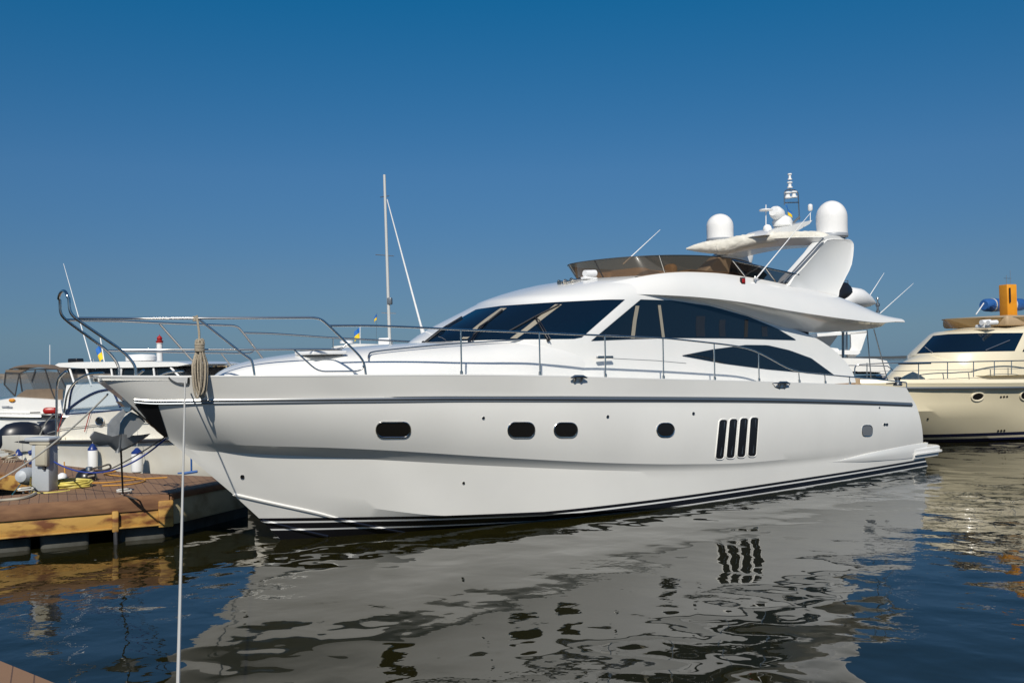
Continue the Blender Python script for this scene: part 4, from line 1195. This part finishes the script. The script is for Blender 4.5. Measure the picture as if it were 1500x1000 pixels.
side_beam(FL2+V((0,0,0)), FC, .26, .495, .10, -.03, 'steel_beam', 'rust_yellow')
side_beam(FL2, FC, .235, .262, .16, -.0, 'beam_flange', 'rust_yellow')
side_beam(FC, EE, .64, .745, .05, .03, 'edge_board', 'board_brown')
side_beam(FC, EE, .22, .635, .08, -.02, 'end_plate', 'cream_steel')
# joints in the beam
def along(a, b, u): return a.lerp(b, u)
dF = (FC-FL2); Lf = dF.length; dn = dF.normalized(); nn_ = V((dn.y, -dn.x, 0)); rzF = math.atan2(dn.y, dn.x)
def onfront(x): # distance along the front where pixel column x falls
    best = min(range(0, 400), key=lambda k: abs((lambda w: 750+FPX*((CAMM.transposed() @ (w-CAM)).x)/-((CAMM.transposed() @ (w-CAM)).z))(FL2.lerp(FC, k/400))-x))
    return FL2.lerp(FC, best/400)
for x, w in ((168,.10),(-60,.1)):
    p = L_(onfront(x), 0) + nn_*.06
    MB().box((p.x,p.y,.36), (w,.10,.34), rz=rzF, bev=.02).build('bracket', M['rust_yellow'], dock)
    MB().tube([p+V((.0,0,.25)), p+nn_*.05+V((0,0,.05)), p+V((.02,0,-.3))], .035, 8).build('chain_link', M['rubber'], dock)
p = L_(FC, 0)
MB().box((p.x-.05,p.y-.02,.42), (.24,.16,.44), rz=rzF, bev=.02).build('corner_post', M['rust_yellow'], dock)
for x0, x1, h in ((-260,-60,.30),(-40,46,.20),(58,132,.23),(175,245,.24)):
    a, b = L_(onfront(max(x0, -250)), 0), L_(onfront(x1), 0)
    c = (a+b)/2 - nn_*.65; d = (b-a)
    MB().box((c.x, c.y, h/2-.1), (d.length*.98, 1.1, h+.2), rz=rzF, bev=.06).build('float', M['float_grey'], dock)
c = L_((FC+EE)/2, 0) + V((-.75,.3,0))
MB().box((c.x-.3, c.y, .0), (1.2, 1.1, .36), rz=math.atan2((EE-FC).y,(EE-FC).x), bev=.06).build('float', M['float_grey'], dock)
side_beam(FC, EE, -.35, .215, .3, -.30, 'float', 'float_grey')  # dark float block added under the end, also stands in for dock shadow
side_beam(FL2, FC, -.35, .22, .3, -1.35, 'float', 'float_grey')  # added dark backing wall, not a float; gives the shaded gaps their darkness
# hull of the inner arm seen across the notch
side_beam(nt0, nt1, .40, .70, .06, .02, 'steel_beam', 'rust_yellow')
side_beam(nt1, nt2, .40, .70, .06, .02, 'steel_beam', 'rust_yellow')
MB().box(tuple(L_((b1_+b2_)/2+V((0,-.9,0)), .05)), (4.5, .9, .4), rz=math.atan2((b1_-b2_).y,(b1_-b2_).x), bev=.06).build('float', M['float_grey'], dock)

# ---- service pedestal
pb = dpt(62, 719); zsc = pb.y/FPX
ped = bpy.data.objects.new('service_pedestal', None); COL.objects.link(ped); ped.location = (pb.x, pb.y+.1, ZD); ped.rotation_euler = (0,0,R(-12))
tag(ped, 'grey shore power pedestal with a beige box standing on the pontoon', 'power pedestal')
MB().box((0,0,.40), (.34,.26,.80), bev=.02).build('column', M['pedestal_grey'], ped)
MB().box((.0,0,.83), (.40,.30,.06), bev=.02).build('neck', M['pedestal_beige'], ped)
MB().box((-.03,0,.895), (.50,.36,.07), bev=.03).build('cap', M['pedestal_grey'], ped)
mb_ = MB().box((.075,-.16,.62), (.23,.10,.36), bev=.02).build('meter_box', M['pedestal_beige'], ped)
MB().box((.075,-.215,.62), (.19,.012,.32), bev=.004).build('door', M['pedestal_beige'], mb_)
MB().box((.10,-.15,.405), (.05,.05,.06), bev=.01).build('tap', M['rubber'], ped)
for z in (.68,.52):
    MB().tube([(-.17,-.02,z),(-.27,-.05,z-.03)], .045, 10).build('socket', M['blue_plastic'], ped)
MB().tube([(-.17,0,.30),(-.24,-.02,.30),(-.25,-.02,.20)], .035, 8).build('valve', M['teal'], ped)
MB().lathe([(.001,.24),(.10,.20),(.15,.05),(.16,-.05),(.001,-.06)], (-.33,-.05,.25), 14, axis=(0.2,-1,.1)).build('junction_cover', M['pedestal_grey'], ped)

def at_deck(x, y, dz=0): return dpt(x, y, ZD+dz)
# hose coil
hc_ = at_deck(103, 714)
hm = MB()
pts = []
for k in range(7*24):
    a_ = 2*math.pi*k/24; ly = k//24
    rr = .27 + .045*((ly*37) % 5)/4 + .015*math.sin(k*.7)
    pts.append(V((rr*math.cos(a_)*1.05, rr*math.sin(a_)*1.05, .02 + .030*(ly % 4) + .012*math.sin(a_*2+ly))))
ho = hm.tube(pts, .017, 6).build('hose_coil', M['yellow_hose']); ho.location = (hc_.x, hc_.y+.1, ZD)
tag(ho, 'pale yellow water hose coiled on the pontoon beside the power pedestal', 'hose')
lead = MB().tube(catmull([(p_-hc_) for p_ in (at_deck(41,700,.32), at_deck(41,712,.1), at_deck(46,722), at_deck(62,723), at_deck(85,721), at_deck(98,719))], 6), .017, 6).build('hose_end', M['yellow_hose'], ho)
# black bag and white float ball
bp = at_deck(118, 706)
bo = MB().lathe([(.19,0),(.20,.05),(.17,.14),(.10,.21),(.001,.24)], (0,0,0), 16).build('black_bag', M['black']); bo.location = (bp.x, bp.y+.25, ZD)
tag(bo, 'rounded black rubber bag lying behind the yellow hose coil', 'bag')
bp = at_deck(84, 708)
bo = MB().ball((0,0,.09), .09, 14).build('buoy', M['white_plastic']); bo.location = (bp.x, bp.y+.2, ZD)
tag(bo, 'small white ball float next to the power pedestal', 'float')
bp = at_deck(131, 704)
bo = bpy.data.objects.new('mooring_bollard', None); COL.objects.link(bo); bo.location = (bp.x, bp.y, ZD)
MB().lathe([(.05,0),(.045,.18),(.07,.2),(.06,.26),(.001,.27)], (0,0,0), 12).build('post', M['dull_steel'], bo)
MB().tube(catmull([(-.05,.05,.2),(.1,-.02,.24),(.25,0,.27),(.36,.02,.3),(.38,.05,.24),(.3,.05,.2),(.1,.05,.17)], 5), .018, 6).build('rope_turns', M['dark_rope'], bo)
MB().tube([(.1*math.cos(k)*(1-.01*k), .1*math.sin(k), .03+.012*k) for k in range(14)], .02, 6).build('rope_turns', M['rope'], bo)
tag(bo, 'steel mooring bollard with dark rope turns right of the black bag', 'bollard')
def cleat(x, y, lab, ang=0):
    p_ = at_deck(x, y)
    o = bpy.data.objects.new('dock_cleat', None); COL.objects.link(o); o.location = (p_.x, p_.y+.05, ZD); o.rotation_euler = (0,0,ang)
    MB().tube([(-.14,0,.07),(-.07,0,.08),(.07,0,.08),(.14,0,.07)], [.012,.02,.02,.012], 8).tube([(-.05,0,0),(-.05,0,.08)], .018, 8).tube([(.05,0,0),(.05,0,.08)], .018, 8).build('horn', M['galvanised'], o)
    MB().tube(catmull([(.10*math.cos(k*1.1)*(1+.3*math.sin(k*2.7)), .05*math.sin(k*1.1), .03+.006*k) for k in range(12)], 4), .014, 6).build('rope_turns', M['white_rope'], o)
    tag(o, lab, 'cleat', 'cleats along the front edge of the pontoon')
cleat(182, 724, 'pontoon cleat wrapped in pale rope below the hanging anchor', R(10))
cleat(37, 722, 'pontoon cleat wrapped in pale rope just left of the power pedestal', R(20))
# ropes over the pontoon
def deck_rope(pts, r, m, lab, dz=.015):
    P = [at_deck(x, y, dz if len(q_) == 0 else q_[0]) for x, y, *q_ in pts]
    tag(MB().tube(catmull(P, 6), r, 6).build('rope', M[m]), lab, 'rope')
deck_rope([(131,707),(160,706),(190,703),(215,700.5),(245,699)], .012, 'orange_rope', 'orange rope lying straight across the pontoon deck')
deck_rope([(150,688),(170,690),(152,694),(178,697),(205,700),(212,704),(190,709),(150,711)], .012, 'orange_rope', 'tangled orange rope loops on the far side of the pontoon')
deck_rope([(94,676,.30),(95,690,.12),(97,702),(104,707)], .012, 'orange_rope', 'short orange line dropping beside the power pedestal')
pR = Y.px(245, 640, -.25)
tag(MB().tube(sagline(V((ped.location.x+.15, ped.location.y, ZD+.5)), yw(*pR), .35), .013, 6).build('mooring_line', M['blue_rope']), 'thin blue rope sagging from the power pedestal to the big bow', 'rope')
pR = yw(*Y.px(250, 634, -.5))
tag(MB().tube(sagline(at_deck(150,692,.05), pR, .04), .011, 6).build('mooring_line', M['dark_rope']), 'thin dark rope rising from the pontoon to the big bow', 'rope')
an = yw(*Y.px(177, 656, 0))
tag(MB().tube(sagline(an, at_deck(180, 722, .05), 0.0, 4), .015, 6).build('anchor_line', M['dark_rope']), 'dark taut line dropping from the anchor to the pontoon cleat', 'rope')
deck_rope([(182,725),(200,731,-.03),(212,738,-.2),(232,752,-.36)], .014, 'dark_rope', 'dark rope slanting down the front face of the pontoon', .01)
deck_rope([(-30,738),(0,733),(30,730),(45,726),(52,722)], .028, 'pedestal_beige', 'flat beige hose along the pontoon edge at far left', .02)
deck_rope([(36,676,.4),(40,690,.2),(32,706,.05),(18,724,.0)], .010, 'teal', 'thin teal cable hanging left of the power pedestal')
# knotted lines on the inner arm
for (x, y), lab in (((20,676),'knotted grey lines heaped on the inner arm of the pontoon'),):
    p_ = at_deck(x, y); mk = MB()
    for k in range(5):
        ph = random.random()*6
        mk.tube(catmull([(.12*math.cos(ph+j*1.3)+.04*k-.1, .08*math.sin(ph+j*1.7), .05+.05*j*(1 if k < 3 else .3)) for j in range(6)], 4), .014, 5)
        mk.tube([(.06*k-.12,-.1,.05),(.06*k-.13,-.16,-.05),(.06*k-.12,-.17,-.3-.08*(k % 3))], .011, 5)
    o = mk.build('knotted_ropes', M['rope']); o.location = (p_.x, p_.y-.1, ZD); tag(o, lab, 'rope')
b_ = at_deck(279, 694); 
bo = bpy.data.objects.new('dock_hook', None); COL.objects.link(bo); bo.location = (b_.x, b_.y, ZD)
MB().tube([(-.25,0,.02),(-.05,0,.03),(.02,0,.06),(.02,0,.42)], .018, 6).tube([(-.12,-.05,.02),(.14,0,.05)], .03, 6).build('handle', M['blue_canvas'], bo)
tag(bo, 'small bright blue hook standing on the pontoon beside the big bow', 'hook')

# near quay corner bottom left, where the photographer stands
nq = [at_z(-30, 955, ZD), at_z(83, 1001, ZD), at_z(150, 1030, ZD)]
d_ = (nq[1]-nq[0]).normalized()
qpts = [nq[1]-d_*3.2, nq[1]+d_*5.2]; back = V((d_.y, -d_.x, 0))
if back.y > 0: back = -back
qo = [qpts[0], qpts[1], qpts[1]+back*3.6, qpts[0]+back*3.6]
quay = bpy.data.objects.new('quay', None); COL.objects.link(quay); quay.location = (nq[1].x, nq[1].y, 0)
tag(quay, 'corner of the near brown decked quay at the bottom left', 'quay')
ql = [V((p.x-nq[1].x, p.y-nq[1].y, ZD)) for p in qo]
mb = MB().prism(ql, (0,0,-.05)); mb.build('decking', M['deck_brown'], quay)
for i in range(4):
    a, b = ql[i], ql[(i+1) % 4]
    c = (a+b)/2; d = b-a; inn = (sum(ql, V())/4 - c); inn.z = 0; inn.normalize()
    MB().box((c.x+inn.x*.04, c.y+inn.y*.04, .58), (d.length, .05, .22), rz=math.atan2(d.y, d.x)).build('edge_board', M['board_brown'], quay)
c = sum(ql, V())/4
MB().box((c.x, c.y, .2), (7.6, 2.8, .5), rz=math.atan2(d_.y, d_.x), bev=.05).build('float', M['float_grey'], quay)

# ================================================================== CREAM SPORT BOAT BEHIND THE PONTOON
def fender(fr, x, ytop, ybot, t, lab, w):
    a, b = V(fr.px(x, ytop, t)), V(fr.px(x, ybot, t))
    base = fr.o + fr.ax*b.x + fr.lat*b.y + V((0,0,b.z)); h = (a-b).z; r = w
    o = bpy.data.objects.new('fender', None); COL.objects.link(o); o.location = base
    MB().lathe([(r*.5,0),(r*.95,.04),(r,.10),(r,h*.78),(r*.98,h*.80)], (0,0,0), 18).build('body', M['white_plastic'], o)
    MB().lathe([(r*1.01,h*.78),(r*.98,h*.84),(r*.55,h*.93),(r*.28,h),(.001,h*1.02)], (0,0,0), 18).build('end_cap', M['blue_plastic'], o)
    MB().tube([(0,0,h),(0.01,.02,h+.38)], .007, 5).build('lanyard', M['white_rope'], o)
    tag(o, lab, 'fender', 'fenders hanging from the cream sport boat')
Bf = Frame((-4.7, 20.5), R(139), 1)
br = Bf.root('motorboat')
tag(br, 'cream motorboat with a blue framed windscreen moored behind the pontoon', 'motorboat')
hull_boat(Bf, br, 11.2, 1.25, 1.5, .98, 'old_gelcoat', 1.4, 46, rub='rubber', dz_rub=-.05, deck='old_gelcoat')
cab = [(253,634),(214,597.5),(165,601),(97,609),(78,640),(60,662),(250,662)]
slab(Bf, br, 'cuddy_cabin', 'old_gelcoat', cab, .98, -.98, 30)
def fp(pts, t): return [V(Bf.px(x, y, t)) for x, y in pts]
slab(Bf, br, 'cockpit_coaming', 'old_gelcoat', [(84,640),(58,638),(30,637.5),(-2,638),(-2,664),(84,657)], 1.2, 1.0)
# porthole
c = V(Bf.px(147, 617, 1.0))
ph = MB(Bf).tube([c+V((0,-.02,0)), c+V((0,.012,0))], .085, 18, flat=2.0).build('porthole', M['port_glass'], br)
MB(Bf).tube([c+V((.20*math.cos(a_),.015,.095*math.sin(a_))) for a_ in [2*math.pi*k/18 for k in range(18)]], .018, 6, True).build('rim', M['steel'], ph)
for pts in ([(92,606),(84,634)], [(132,603),(124,632)]):
    MB(Bf).tube(fp(pts, 1.03), .012, 5).build('pinstripe', M['red'], br)
MB(Bf).tube(fp([(70,634),(90,628),(150,621),(250,617)], 1.02), .010, 5).build('pinstripe', M['dull_steel'], br)
# windscreen: side pane, front pane across, blue frames
sidep = fp([(97,606),(104,572),(118,556),(150,552),(178,572),(214,598),(160,600)], .92)
MB(Bf).add(sidep, [list(range(len(sidep)))]).build('windscreen', M['clear_glass'], br)
far = [V((p.x, -.92, p.z)) for p in sidep]
MB(Bf).grid([[sidep[3], far[3]], [sidep[4], far[4]], [sidep[5], far[5]]]).build('windscreen', M['clear_glass'], br)
for pts, r in (([(97,607),(100,600),(120,585),(145,573),(178,569)], .035), ([(100,605),(104,575),(110,560)], .03), ([(160,562),(168,578),(176,596)], .028), ([(97,607),(160,601.5),(214,598)], .022)):
    MB(Bf).tube(catmull(fp(pts, .94), 4), r, 6).build('frame', M['navy_fabric'], br)
    if r > .025: MB(Bf).tube([V((p.x,-.94,p.z)) for p in catmull(fp(pts, .94), 4)], r, 6).build('frame', M['navy_fabric'], br)
for pts, r, m_ in (([(83,640),(83,562),(87,552),(96,544)], .032, 'steel'), ([(94,604),(98,575),(112,556),(130,547),(152,546)], .025, 'steel'), ([(57,640),(66,618),(78,606)], .02, 'dull_steel')):
    for t in (1.05, -1.05):
        MB(Bf).tube(round_poly(fp(pts, 1.05) if t > 0 else [V((p.x,-1.05,p.z)) for p in fp(pts, 1.05)], .3), r, 8).build('arch_tube', M[m_], br)
for x, y0, y1, lab, w in ((201,656,693,'white fender with blue top nearest the big bow',.125),(136,650,692,'white fender with blue top hanging mid boat',.11),(27,658,700,'white fender with blue top hanging left of the power pedestal',.11)):
    fender(Bf, x, y0, y1, lambda s: 1.36 if s > 2 else .9, lab, w)
# outboards on the transom
for cx, cy, sc_, lab in ((31,637,1.25,'big'),(77,630,1.0,'small')):
    p_ = Bf.pxs(cx, cy, 11.4)
    ob = bpy.data.objects.new('outboard_motor', None); COL.objects.link(ob); ob.parent = br; ob.location = (p_[0], p_[1], p_[2]); ob.rotation_euler = (0, 0, R(80) if sc_ > 1.1 else R(90))
    k = .50*sc_
    MB().grid([[V((k*rx*math.cos(a_), k*.6*rx*math.sin(a_), k*z)) for a_ in [2*math.pi*q_/18 for q_ in range(18)]] for rx, z in ((.85,-.6),(1.0,-.35),(.98,0),(.86,.3),(.62,.5),(.3,.58),(.02,.6))], True, True).build('cowl', M['cowl_black'], ob, 60)
    MB().box((0,0,-k*1.3), (k*.5,k*.4,k*1.6), bev=.03).build('leg', M['cowl_black'], ob)
    if sc_ > 1.1: MB().box((.12,-k*.60,-.08), (.06,.02,.2), bev=.008).build('decal', M['white_plastic'], ob)
# ================================================================== WHITE HARDTOP BOAT
Hf = Frame((-3.5, 26.5), R(160), 1)
hr_ = Hf.root('motorboat')
tag(hr_, 'white hardtop motorboat with a radome and blue and yellow flag seen over the bow', 'motorboat')
hull_boat(Hf, hr_, 10, 1.5, 1.5, 1.15, 'gelcoat', 1.5, 40, rub='navy')
slab(Hf, hr_, 'hardtop', 'gelcoat', [(79,534.5),(84,531.5),(110,530),(200,529),(262,530),(279,533),(262,536.5),(200,538.5),(120,539.5),(86,537.5)], 1.25, -1.25)
slab(Hf, hr_, 'dark_underside', 'black', [(96,539.5),(262,537.5),(258,541),(140,548),(100,548)], 1.1, -1.1)  # black slab for the dark underside of the hardtop
slab(Hf, hr_, 'cabin', 'gelcoat', [(96,563),(270,556),(290,585),(90,600)], 1.2, -1.2)
slab(Hf, hr_, 'cabin_window', 'side_glass', [(164,541),(262,539),(276,556),(164,561)], 1.15, -1.15)
for (x0,y0),(x1,y1) in (((102,540),(110,565)),((126,540),(134,565)),((178,540),(176,560)),((163,540),(166,562)),((250,538),(268,557)),((225,539),(227,558))):
    MB(Hf).tube([Hf.px(x0,y0,1.2), Hf.px(x1,y1,1.2)], .03, 6).build('roof_post', M['white_plastic'], hr_)
MB(Hf).lathe([(.30,-.02),(.44,.02),(.44,.14),(.36,.2),(.001,.22)], Hf.px(207,529,0), 22).build('radome', M['white_plastic'], hr_)
MB(Hf).box(Hf.px(111,528,.3), (.35,.3,.13), bev=.03).build('speaker_box', M['black'], hr_)
pa, pb_ = V(Hf.px(134,531,.8)), V(Hf.px(93,386,.8))
MB(Hf).tube([pa, pa.lerp(pb_,.6), pb_], [.018,.012,.006], 6).build('whip_antenna', M['white_plastic'], hr_)
MB(Hf).tube([Hf.px(153,531,.4), Hf.px(147,495,.4)], .018, 6).build('flag_staff', M['white_plastic'], hr_)
flag(Hf, hr_, (147,503), (152,524), (-6,3), .4)
MB(Hf).tube([Hf.px(140,541,1.2), Hf.px(137,526,1.2), Hf.px(133,528,1.2)], .015, 6).build('antenna_mount', M['dull_steel'], hr_)

# ================================================================== CANVAS TOPPED CRUISER, FAR LEFT
Kf = Frame((-20.2, 31.8), R(12), -1)
kr = Kf.root('motorboat')
tag(kr, 'white cruiser under a brown canvas camper top at the far left', 'motorboat')
hull_boat(Kf, kr, 9.5, 1.4, 1.75, 1.35, 'gelcoat', 1.5, 40, rub='dull_steel')
kp = lambda x, y, t=1.15: V(Kf.px(x, y, t))
slab(Kf, kr, 'cabin', 'gelcoat', [(-60,610),(-20,588),(24,581),(90,585),(96,625),(-60,640)], 1.3, -1.3)
canopy = [(8,545),(14,540),(30,537.5),(60,538),(84,541),(90,546)]
up = [kp(x, y) for x, y in canopy]
rowsC = []
for i in range(9):
    t = 1.15 - 2.3*i/8; rowsC.append([V((p.x, t, p.z+.10*math.sin(math.pi*i/8))) for p in up])
MB(Kf).grid(rowsC).build('canvas_top', M['tan_canvas'], kr, 60)
def wall(pts, name, m, t=1.15): MB(Kf).add([kp(x, y, t) for x, y in pts], [list(range(len(pts)))]).build(name, M[m], kr)
wall([(8,545),(28,546.5),(22,579),(6,563)], 'vinyl_window', 'clear_vinyl')
wall([(29,546.5),(66,541.5),(82,588),(24,580),(32,572)], 'vinyl_window', 'clear_vinyl')
wall([(66,541.5),(88,546),(96,570),(82,588)], 'vinyl_window', 'clear_vinyl')
wall([(24,580),(38,570.5),(72,569),(92,570),(92,590),(50,591.5),(28,588)], 'canvas_skirt', 'tan_canvas', 1.18)
wall([(8,545),(8,541.5),(84,541.5),(66,540),(40,541),(28,547)], 'canvas_edge', 'tan_canvas', 1.17)
far_ = [kp(x, y) for x, y in ((8,545),(90,546),(92,588),(24,580))]
MB(Kf).add([V((p.x,-1.15,p.z)) for p in far_], [[0,1,2,3]]).build('vinyl_window', M['clear_vinyl'], kr)
for pts in ([(28,547),(22,580)],[(28,547),(32,573)],[(66,541.5),(74,568),(82,588)],[(8,545),(6,563),(22,580)],[(28,547),(40,541.5),(66,540),(84,541),(96,568)],[(52,541),(46,558)],[(8,545.5),(28,546.5)]):
    MB(Kf).tube([kp(x, y, 1.19) for x, y in pts], .022, 5).build('canvas_seam', M['rubber'], kr)
wall([(-30,560),(6,563),(22,580),(-40,584)], 'windscreen', 'clear_glass', 1.05)
MB(Kf).tube([kp(73,538,.2), kp(73,505,.2)], .012, 5).build('whip_antenna', M['white_plastic'], kr)
MB(Kf).ball(kp(17.5,586,1.33), .10, 10, (1,.3,.6)).build('badge', M['orange_paint'], kr)
for x, y, w in ((8,595.5,.22),(14,596,.16)):
    MB(Kf).box(kp(x, y, 1.33), (w,.01,.05)).build('name_mark', M['grey_plastic'], kr)
p_ = kp(74, 601, 1.7)
ob = MB(Kf).box(p_, (.42,.3,.2), bev=.08).build('small_outboard', M['red'], kr)
MB(Kf).box(p_+V((0,0,-.16)), (.5,.32,.12), bev=.04).tube([p_+V((-.3,0,-.05)), p_+V((-.6,0,-.05))], .02, 6).build('lower_cowl', M['black'], ob)

# ================================================================== FAR SHORE
bw = MB()
D = 560
rowsb = []
random.seed(5)
for i in range(90):
    x = -420 + i*5.2
    h = 2.55 + .5*random.random()
    rowsb.append([V((x, D-8, -.5)), V((x, D-3, h*.7)), V((x, D, h)), V((x, D+8, h*.9)), V((x, D+14, -.5))])
tag(bw.grid(rowsb).build('breakwater', M['stone'], None, 20), 'low stone breakwater on the horizon behind the lighthouse', 'breakwater')
lx = wp(234, 530, D).x
lt = bpy.data.objects.new('lighthouse', None); COL.objects.link(lt); lt.location = (lx, D, 0)
tag(lt, 'white lighthouse with a red lantern room on the breakwater', 'lighthouse')
zt2 = wp(234, 502, D).z; ztop = wp(234, 491, D).z
MB().lathe([(2.2,0),(1.9,3),(1.6,zt2-.3),(2.0,zt2-.2),(2.0,zt2)], (0,0,0), 20).build('tower', M['white_plastic'], lt)
MB().lathe([(1.9,zt2),(1.9,zt2+1.2),(1.35,zt2+1.25),(1.35,zt2+2.3),(1.7,zt2+2.4),(.9,ztop-.5),(.2,ztop-.2),(.15,ztop+.5),(.001,ztop+.55)], (0,0,0), 20).build('lantern_room', M['red'], lt)
MB().tube([(2.2*math.cos(k*math.pi/8), 2.2*math.sin(k*math.pi/8), zt2+.9) for k in range(16)], .08, 5, True).build('gallery_rail', M['rubber'], lt)
x0, x1 = wp(314, 540, D).x, wp(342, 540, D).x; zt3 = wp(330, 533, D).z
bl = bpy.data.objects.new('harbour_building', None); COL.objects.link(bl); bl.location = ((x0+x1)/2, D, 0)
tag(bl, 'sandy coloured low building on the breakwater right of the hanging rope coil', 'building')
w_ = x1-x0
MB().box((0,0,zt3/2), (w_, 6, zt3), bev=.05).build('wall', M['sand_wall'], bl)
MB().box((0,0,zt3+.15), (w_+.5, 6.6, .3)).box((w_*.1,0,zt3+.7), (w_*.5, 4, .9)).build('roof', M['stone'], bl)
MB().box((-w_*.05,-3.02,zt3*.55), (w_*.16,.1,zt3*.5)).build('door', M['board_brown'], bl)
for k in (-.33,.3): MB().box((w_*k,-3.02,zt3*.72), (w_*.10,.1,zt3*.2)).build('window', M['port_glass'], bl)
sh_ = bpy.data.objects.new('harbour_shed', None); COL.objects.link(sh_); sh_.location = (wp(345.5,540,D).x, D, 0)
MB().box((0,0,wp(345,534,D).z/2), (1.7, 4, wp(345,534,D).z)).build('wall', M['navy'], sh_)
MB().box((0,0,wp(345,533,D).z), (2.1,4.4,.3)).build('roof', M['stone'], sh_)
tag(sh_, 'narrow dark shed against the right side of the sandy building', 'shed')
ml = MB(); rw = []
for i in range(60):
    x = 60 + i*32; h = 3.6 + 1.2*random.random()
    rw.append([V((x, 1990, -1)), V((x, 2000, h)), V((x, 2100, h+.5)), V((x, 2300, -1))])
ml.grid(rw).build('far_shore', M['far_land'], None, kind='structure')
